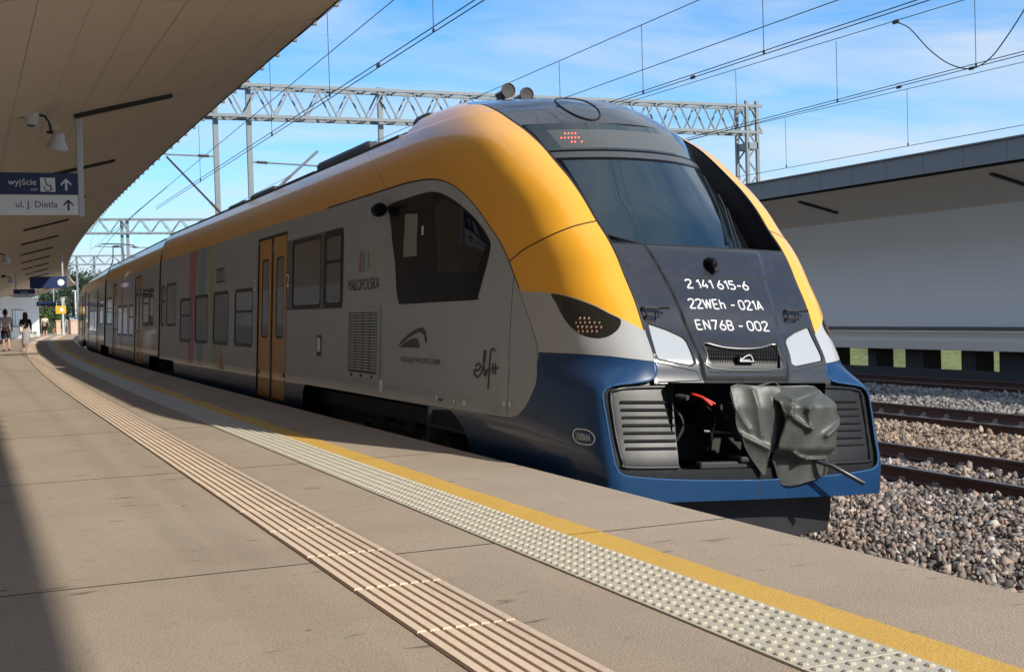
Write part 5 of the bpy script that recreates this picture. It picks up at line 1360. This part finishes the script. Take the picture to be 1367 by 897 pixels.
wire_line(l2, 'messenger_wire', 10.9, (700, 102), (934, 0), 8, GY); wire_line(l2, 'feeder_wire', 11.2, (773, 124), (1120, 0), 8, GY); wire_line(l2, 'contact_wire', 10.9, (812, 141), (1242, 0), 8, GY, .0078, .05)
for t_, b_ in (((746, 83), (749, 162)), ((857, 34), (858, 126)), ((1015, -30), (1022, 72))): drop_at(l2, 10.9, t_, b_)
wire_line(l3, 'messenger_wire', 15.4, (870, 127), (1288, 0), 8, GY); wire_line(l3, 'contact_wire', 15.4, (929, 185), (1367, 73), 10, GY, .0078, .05)
for t_, b_ in (((1117, 55), (1117, 137)), ((983, 94), (983, 170)), ((1302, 0), (1302, 90))): drop_at(l3, 15.4, t_, b_)
wire_line(l4, 'messenger_wire', 21.2, (935, 183), (1367, 83), 12, 60); wire_line(l4, 'contact_wire', 21.2, (1020, 230), (1367, 167), 14, 60)
for t_, b_ in (((1049, 157), (1049, 224)), ((1212, 119), (1211, 195))): drop_at(l4, 21.2, t_, b_)
# slack jumper loop at upper right
pts = [on_plane(px, py, 14.5) for px, py in smooth([(1196, 30), (1214, 38), (1240, 66), (1268, 86), (1297, 92), (1322, 78), (1345, 48), (1367, 14), (1380, -10)], 4)]
b = MB(); b.tube(pts, .010, 5); b.build('jumper_wire', 'wire', l3)
for (px, py, X) in ((1196, 30, 11.6), (1297, 92, 15.5), (925, 104, 10.9), (1200, 117, 15.5), (505, 88, 5.6)):
    a = on_plane(px, py, X); b = MB(); b.bbox(a[0]-.015, a[0]+.015, a[1]-.06, a[1]+.06, a[2]-.02, a[2]+.03, .006); b.build('wire_clamp', 'wire', l3 if X > 14 else (l2 if X > 8 else l1))
# wires beyond the first gantry
for l_, dx_, z_ in ((l1, 0., 5.35), (l1, .1, 5.42), (l1, -.2, 6.6), (l2, 4.2, 5.9)):
    b = MB(); b.tube([(DC+dx_+path_off(y), y, z_+.12*math.sin(y*.19)**2*(1 if z_ > 6 else 0)) for y in np.linspace(GY, 150, 16)], .008, 5); b.build('far_wire', 'wire', l_)

# ------------------------------------------------------------------ hanging signs
def sign_text(parent, txt, x, z, h, m, y=-.024, sx=1., right=None):
    V, F = text_mesh(txt, h, sx=sx)
    if right is not None: x = right-V[:, 0].max()
    return mobj('lettering', np.stack([V[:, 0]+x, np.full(len(V), y), V[:, 1]+z], -1), F, m, parent)
def poly_plate(parent, name, pts, m, y=-.024): return mobj(name, [(a, y, c) for a, c in pts], [tuple(range(len(pts)))], m, parent)
def arrow(parent, cx, z0, z1, m, y=-.024):
    w_ = (z1-z0)*.42; t = (z1-z0)*.17; zt = z1
    poly_plate(parent, 'arrow', [(cx-t/2, z0), (cx+t/2, z0), (cx+t/2, zt-t*1.3), (cx-t/2, zt-t*1.3)], m, y)
    poly_plate(parent, 'arrow', [(cx, zt), (cx-w_, zt-w_), (cx-w_, zt-w_-t*1.2), (cx, zt-t*1.2)], m, y); poly_plate(parent, 'arrow', [(cx, zt), (cx, zt-t*1.2), (cx+w_, zt-w_-t*1.2), (cx+w_, zt-w_)], m, y)
Ys = 18.3
sg = empty('hanging_sign', (1.52, Ys, 2.70)); tag(sg, 'navy and white hanging exit sign with arrows at upper left', 'sign')
# local: x to the right edge = 0
MB().bbox(-.04, .04, -.03, .03, -.02, 1.42, .008).build('hanger', 'sign_frame', sg); o = MB().bbox(-.04, .04, -.03, .03, -.02, 1.0, .008).build('hanger', 'sign_frame', sg); o.location = (-2.2, 0, 0)
MB().bbox(-2.16, -.04, -.022, .022, .275, .565, .006).build('navy_panel', 'sign_navy', sg); MB().bbox(-2.16, -.04, -.022, .022, .0, .268, .006).build('white_panel', 'sign_white', sg)
sign_text(sg, 'wyjście', 0, .40, .085, 'white_paint', right=-.57); sign_text(sg, 'exit', 0, .325, .04, 'white_paint', right=-.56)
poly_plate(sg, 'pictogram_plate', [(-.52, .31), (-.33, .31), (-.33, .50), (-.52, .50)], 'white_paint')
b = MB(); b.tube([(-.425+.045*math.cos(t), -.026, .365+.045*math.sin(t)) for t in np.linspace(-3.6, .9, 12)], .006, 5); b.tube([(-.45, -.026, .455), (-.44, -.026, .40), (-.395, -.026, .39), (-.37, -.026, .335), (-.355, -.026, .335)], .007, 5); b.lathe([(.002, -.03), (.014, -.028), (.014, -.024)], 8, 'y', (-.455, 0, .475)); b.build('wheelchair_pictogram', 'sign_navy', sg)
arrow(sg, -.19, .33, .49, 'white_paint'); sign_text(sg, 'ul. J. Dietla', 0, .10, .088, 'sign_navy', right=-.31); arrow(sg, -.17, .06, .21, 'sign_navy')
def far_sign(name, d, Y, w_, h_, z, label, navy=.5, hang=None, clock=False, m1='sign_navy', m2='sign_white'):
    r = empty(name, PP(d, Y, z), (0, 0, -path_dir(Y))); tag(r, label, 'sign')
    MB().bbox(0, w_, -.05, .05, h_*(1-navy), h_, .01).build('navy_panel', m1, r)
    if navy < 1: MB().bbox(0, w_, -.05, .05, 0, h_*(1-navy)-.005, .01).build('white_panel', m2, r)
    for x in (.12*w_, .9*w_): MB().box(x-.03, x+.03, -.02, .02, h_, hang or h_+.6).build('hanger', 'sign_frame', r)
    return r
ds = far_sign('departure_board', 1.82, 58, 1.48, .50, 2.68, 'dark blue departure board with white round clock under the canopy', 1., 1.55)
b = MB(); b.lathe([(.0, -.058), (.14, -.058), (.14, -.05)], 18, 'y', (1.25, 0, .24)); b.build('clock_face', 'white_paint', ds)
s2 = far_sign('hanging_sign', 1.1, 64, .95, .38, 2.42, 'smaller navy and white sign left of the departure board', .55, 1.2); sign_text(s2, 'wyjście', .28, .22, .09, 'white_paint', -.054); sign_text(s2, 'ul. J. Dietla', .25, .06, .07, 'sign_navy', -.054)
s3 = far_sign('hanging_sign', 1.9, 88, 1.18, .28, 2.27, 'narrow navy sign hanging beyond the departure board', 1., 1.5); sign_text(s3, 'peron 2', .2, .09, .09, 'white_paint', -.054) if 0 else None
# ------------------------------------------------------------------ camera and loudspeaker under the soffit
cc = empty('dome_camera', (.86, 17.2, 3.83)); tag(cc, 'white dome security camera under the canopy beside the navy sign', 'camera')
MB().lathe([(.0, -.10), (.06, -.085), (.09, -.04), (.095, .0), (.10, .02), (.10, .09), (.05, .12)], 16).build('housing', 'cam_white', cc, True); b = MB(); b.lathe([(.0, -.115), (.05, -.10), (.07, -.06), (.07, -.03)], 14); b.build('lens_dome', 'lamp_dark', cc, True)
b = MB(); b.tube([(-.10, 0, .02), (-.2, 0, .0), (-.26, .0, .03), (-.28, 0, .09)], .016, 8); b.tube([(.09, 0, .05), (.17, 0, .03), (.22, 0, -.06), (.235, 0, -.17)], .016, 8); b.tube([(.18, 0, -.17), (.26, 0, -.17)], .02, 8); b.build('bracket_arm', 'rubber', cc, True)
sp_ = empty('loudspeaker', (1.17, 17.2, 3.57)); tag(sp_, 'pale horn loudspeaker hanging from the canopy beside the dome camera', 'loudspeaker')
b = MB(); b.lathe([(.05, .10), (.075, .06), (.085, .0), (.13, -.08), (.135, -.11), (.11, -.10), (.04, -.02)], 16, 'z'); o = b.build('horn_bell', 'cam_white', sp_, True); o.rotation_euler = (.35, .15, 0); b = MB(); b.tube([(0, 0, .08), (-.01, 0, .17), (-.05, 0, .22), (-.14, 0, .23)], .012, 6); b.build('bracket_arm', 'cam_white', sp_, True)
for (d, Y, z, lab) in ((.95, 44., 3.3, 'small pale loudspeaker and camera farther along the canopy'), (1.0, 66., 3.3, 'far pale loudspeaker under the canopy above the walkers')):
    r = empty('loudspeaker', PP(d, Y, z)); tag(r, lab, 'loudspeaker'); b = MB(); b.lathe([(.05, .12), (.09, .05), (.14, -.10), (.14, -.13)], 12); b.build('horn_bell', 'cam_white', r, True); b = MB(); b.lathe([(.02, -.06), (.09, -.02), (.10, .08)], 12, 'z', (-.35, 0, .18)); b.tube([(-.35, 0, .2), (-.1, 0, .16), (0, 0, .1)], .02, 6); b.build('bracket_arm', 'rubber', r, True)

# ------------------------------------------------------------------ people
def skin_obj(name, verts, edges, m, parent, sub=1):
    me = bpy.data.meshes.new(name); me.from_pydata([v[:3] for v in verts], edges, []); me.materials.append(M[m])
    o = bpy.data.objects.new(name, me); COL.objects.link(o); o.parent = parent
    o.modifiers.new('skin', 'SKIN'); s_ = me.skin_vertices[0].data
    for v, k in zip(verts, s_): r = v[3]; k.radius = (r, v[4] if len(v) > 4 else r)
    s_[0].use_root = True
    o.modifiers['skin'].use_smooth_shade = True; q = o.modifiers.new('sub', 'SUBSURF'); q.levels = sub; q.render_levels = sub
    return o
def person(d, Y, H, label, top, legs, hair_long, step, short_sleeve=True, rz=0.):
    k = H/1.76; r = empty('person', PP(d, Y, 0), (0, 0, rz-path_dir(Y))); r.scale = (k, k, k); tag(r, label, 'person', 'people walking on the platform')
    f = step
    B = [(0, 0, .95, .115, .095), (0, 0, 1.15, .115, .085), (0, 0, 1.36, .145, .095), (0, .01, 1.46, .06, .06), (0, .02, 1.54, .05, .05), (0, .03, 1.64, .075, .085), (0, .03, 1.70, .07, .08),
         (-.10, 0, .90, .085), (-.105, f*.12, .50, .058), (-.11, -f*.05+f*.16, .09, .042), (-.11, f*.11+.14, .035, .035),
         (.10, 0, .90, .085), (.105, -f*.06, .50, .058), (.11, -f*.24, .11, .042), (.11, -f*.24+.14, .05, .035),
         (-.19, 0, 1.41, .058), (-.235, -.02-f*.05, 1.13, .042), (-.25, .03-f*.04, .88, .032), (-.25, .05, .79, .03),
         (.19, 0, 1.41, .058), (.235, -.02+f*.05, 1.13, .042), (.25, .04+f*.08, .89, .032), (.25, .07+f*.08, .80, .03)]
    E = [(0, 1), (1, 2), (2, 3), (3, 4), (4, 5), (5, 6), (0, 7), (7, 8), (8, 9), (9, 10), (0, 11), (11, 12), (12, 13), (13, 14), (2, 15), (15, 16), (16, 17), (17, 18), (2, 19), (19, 20), (20, 21), (21, 22)]
    skin_obj('body', B, E, 'skin', r)
    g = .02
    T = [(0, 0, .93, .14, .115), (0, 0, 1.15, .135, .105), (0, 0, 1.37, .165, .115), (0, .0, 1.46, .085, .075), (-.19, 0, 1.42, .08), (-.225, -.02, 1.22, .065), (.19, 0, 1.42, .08), (.225, -.02, 1.22, .065)]
    TE = [(0, 1), (1, 2), (2, 3), (2, 4), (4, 5), (2, 6), (6, 7)]
    if not short_sleeve:
        T += [(-.24, .02, .98, .05), (.24, .03, .98, .05)]; TE += [(5, 8), (7, 9)]
    skin_obj('shirt', T, TE, top, r)
    if legs[0] == 'shorts':
        S_ = [(0, 0, .97, .14, .115), (-.10, 0, .86, .115), (-.105, f*.09, .52, .10), (.10, 0, .86, .115), (.105, -f*.05, .52, .10)]; skin_obj('shorts', S_, [(0, 1), (1, 2), (0, 3), (3, 4)], legs[1], r)
    else:
        b = MB(); b.lathe([(.135, 1.02), (.175, .88), (.185, .70), (.19, .5), (.20, .32), (.195, .30)], 16); o = b.build('skirt', legs[1], r, True); o.scale = (1, .85, 1)
    for s_ in (-1, 1):
        y = (f*.11+.08) if s_ < 0 else (-f*.24+.07); b = MB(); b.bbox(-.045, .045, -.13, .14, 0, .075, .02); o = b.build('shoe', legs[2], r); o.location = (s_*.11, y, .0 if s_ < 0 else .02)
    b = MB(); b.lathe([(.02, 1.83), (.07, 1.81), (.098, 1.75), (.105, 1.68), (.10, 1.61), (.075, 1.565)] if not hair_long else [(.02, 1.83), (.08, 1.81), (.11, 1.74), (.12, 1.6), (.13, 1.45), (.11, 1.32), (.06, 1.27)], 14); o = b.build('hair', 'hair', r, True); o.location = (0, -.005 if not hair_long else -.03, 0); o.scale = (.95, 1. if not hair_long else .75, 1)
    if hair_long: o.location = (0, -.06, 0)
    for s_ in (-1, 1): b = MB(); b.lathe([(.004, -.012), (.028, 0), (.004, .012)], 8, 'x', (s_*.10, .03, 1.655)); b.build('ear', 'skin', r, True)
    b = MB(); b.lathe([(.003, .05), (.014, .02), (.02, .0)], 8, 'y', (0, .085, 1.64)); b.build('nose', 'skin', r, True)
    return r
p1 = person(.76, 60.5, 1.80, 'man in white t-shirt and black shorts walking at far left', 'shirt_white', ('shorts', 'cloth_black', 'cloth_black'), False, .6)
p2 = person(1.58, 60.3, 1.66, 'woman in black top and long grey skirt walking away', 'cloth_black', ('skirt', 'skirt_grey', 'shoe'), True, .7, False)
p3 = person(1.98, 104.5, 1.80, 'distant man in cream shirt and black shorts with shoulder bag', 'shirt_cream', ('shorts', 'cloth_black', 'shoe'), False, .8)
b = MB(); b.tube([(-.13, .02, 1.42), (.0, -.13, 1.2), (.16, -.1, 1.0)], .02, 6); b.bbox(.10, .26, -.2, -.08, .82, 1.15, .03); bg_ = b.build('shoulder_bag', 'cloth_black', None); bg_.location = PP(1.98, 104.5, 0); tag(bg_, 'black bag on the back of the distant man', 'bag')
b = MB(); b.tube([(.10, -.02, 1.38), (.0, -.14, 1.2), (-.16, -.1, 1.0)], .02, 6); b.bbox(-.26, -.12, -.16, -.06, .84, 1.05, .03); bg_ = b.build('shoulder_bag', 'shirt_cream', None); bg_.location = PP(1.58, 60.3, 0); tag(bg_, 'pale strap bag across the back of the woman', 'bag')

# ------------------------------------------------------------------ far end of the platform
def wallbox(name, d, Y, L, w_, h_, m, label, cat='wall', rz=0.):
    b = MB(); n = max(1, int(L/1.2))
    r = empty(name, PP(d, Y, 0), (0, 0, rz-path_dir(Y))); tag(r, label, cat)
    k = 0
    for row in range(2):
        for i in range(n):
            MB().bbox(i*L/n+.006, (i+1)*L/n-.006, -w_/2, w_/2, row*h_/2+.004, (row+1)*h_/2-.004, .015).build('stone_block', m, r)
    MB().bbox(-.06, L+.06, -w_/2-.05, w_/2+.05, h_, h_+.10, .02).build('coping', m, r)
    return r
wallbox('parapet_wall', 8.78-path_off(126), 126, 1.15, .4, 1.22, 'stone_pink', 'low pink stone parapet at the far end of the platform', rz=path_dir(126))
wallbox('parapet_wall', 7.84-path_off(126.5), 126.5, .42, .4, 1.25, 'stone_pink', 'narrow pink stone pillar beside the far railing', rz=path_dir(126))
r = empty('railing', (5.95, 125.6, 0)); tag(r, 'green metal railing between the far building and stone pillar', 'railing')
for z in (.12, 1.08): MB().box(0, 1.85, -.02, .02, z, z+.05).build('rail_bar', 'fence_green', r)
for x in np.arange(0, 1.86, .14): MB().box(x-.012, x+.012, -.012, .012, .0, 1.1).build('baluster', 'fence_green', r)
r = empty('lamp_post', (10.07, 132, 0)); tag(r, 'pale lamp post at the far end of the canopy beside the train', 'lamp post'); MB().lathe([(.12, 0), (.12, .1), (.09, .2), (.08, 4.1), (.06, 4.15)], 12).build('pole', 'pale_metal', r, True); MB().bbox(-.3, .3, -.1, .1, 4.13, 4.23, .03).build('lamp_head', 'pale_metal', r)
r = empty('canopy_column', (8.35, 124.6, 0)); tag(r, 'pale green column standing in front of the far trees', 'column'); MB().lathe([(.17, 0), (.17, .1), (.12, .15), (.11, 2.9), (.24, 3.2), (.28, 3.4)], 14).build('shaft', 'pale_metal', r, True); MB().bbox(-.3, .3, -.3, .3, 3.4, 3.46, .02).build('cap', 'pale_metal', r)
fs = far_sign('platform_sign', 2.72, 108, .78, .62, 1.86, 'small yellow sign by the pale column', 1., .9, m1='sign_yellow'); b = MB(); b.lathe([(.0, -.056), (.14, -.056), (.14, -.052)], 12, 'y', (.45, 0, .33)); b.build('symbol', 'sign_white', fs)
bang = -math.atan2(2.4, 10.3)
bw = empty('platform_building', (-3.4, 77.5, 0), (0, 0, bang)); tag(bw, 'white wall block with grey windows under the left canopy', 'building')
MB().box(-1.6, .0, 0, 41.2, 0, 3.3).build('wall', 'wall_white', bw)
for y in (6., 14., 22., 30.):
    w_ = MB().box(0, .03, y, y+4.2, .9, 2.3).build('window', 'frame_dark', bw)
    for q in range(4): MB().box(.031, .04, y+.08+q*1.03, y+1.0+q*1.03, .98, 2.22).build('pane', 'pale_pane', w_)
bn = empty('bench', (4.6, 110.5, 0), (0, 0, bang)); tag(bn, 'pale metal bench against the white wall beyond the walkers', 'bench')
MB().bbox(.05, .5, 0, 1.8, .42, .47, .01).build('seat', 'pale_metal', bn); MB().bbox(.0, .06, 0, 1.8, .5, .95, .01).build('backrest', 'pale_metal', bn)
for y in (.15, 1.65): MB().box(.05, .5, y-.03, y+.03, 0, .42).build('leg', 'pale_metal', bn)
# red building and trees beyond
rb = empty('red_house', (6.2, 190, -1)); tag(rb, 'red gabled house beyond the end of the platform', 'house')
MB().box(0, 6.4, 0, 8, 0, 4.3).build('wall', 'brick_red', rb); MB().prism([(-.4, 4.3), (6.8, 4.3), (4.4, 5.6), (2.0, 5.6)], -.3, 8.3).build('roof', 'brick_red', rb)
for x in (1.2, 4.2):
    w_ = MB().box(x, x+1.2, -.06, 0.0, 2.2, 4.0).build('window', 'frame_dark', rb); MB().box(x+.08, x+.56, -.075, -.062, 2.3, 3.9).build('pane', 'pale_pane', w_); MB().box(x+.64, x+1.12, -.075, -.062, 2.3, 3.9).build('pane', 'pale_pane', w_)
def tree(loc, h, rad, m, label, n=5200, seed=1):
    rg = np.random.default_rng(seed); r = empty('tree', loc); tag(r, label, 'tree', 'trees beyond the platform')
    b = MB(); b.tube([(0, 0, 0), (.1, 0, h*.3), (0, .1, h*.6)], [.22, .17, .08], 8)
    tips = []
    for k in range(7):
        a = rg.uniform(0, 6.28); z0 = h*rg.uniform(.25, .5); q = (math.cos(a)*rad*.6, math.sin(a)*rad*.6, z0+h*rg.uniform(.15, .4)); b.tube([(0, 0, z0), (q[0]*.5, q[1]*.5, (z0+q[2])/2+.2), q], [.09, .06, .02], 6); tips.append(q)
    b.build('trunk', 'bark', r, True)
    cen = []
    for k in range(26):
        v = rg.normal(size=3); v /= np.linalg.norm(v); v *= rg.uniform(.35, 1.)**.6; cen.append((v[0]*rad, v[1]*rad, h*.62+v[2]*h*.36))
    cen = np.array(cen); ci = rg.integers(0, 26, n); P_ = cen[ci]+rg.normal(size=(n, 3))*rad*.19
    sz = rg.uniform(.09, .2, (n, 1)); a = rg.normal(size=(n, 3)); a /= np.linalg.norm(a, axis=1, keepdims=True); c = np.cross(a, rg.normal(size=(n, 3))); c /= np.linalg.norm(c, axis=1, keepdims=True)
    V = np.stack([P_-a*sz, P_+c*sz*.5, P_+a*sz, P_-c*sz*.5], 1).reshape(-1, 3); F = np.arange(4*n).reshape(-1, 4)
    mobj('crown', V, F, m, r)
tree((10.5, 150, -1), 8.5, 3.0, 'leaf_dark', 'tall dark green tree behind the lamp post', 7000, 2); tree((13.5, 158, -1), 8., 3.0, 'leaf_dark', 'dark tree partly hidden behind the last carriage', 6000, 3)
tree((8.2, 141, -1), 3.6, 1.3, 'leaf', 'small light green tree in front of the red house', 4000, 4); tree((6.9, 140, -1), 3.4, 1.2, 'leaf', 'low green bush left of the distant man', 3500, 5)
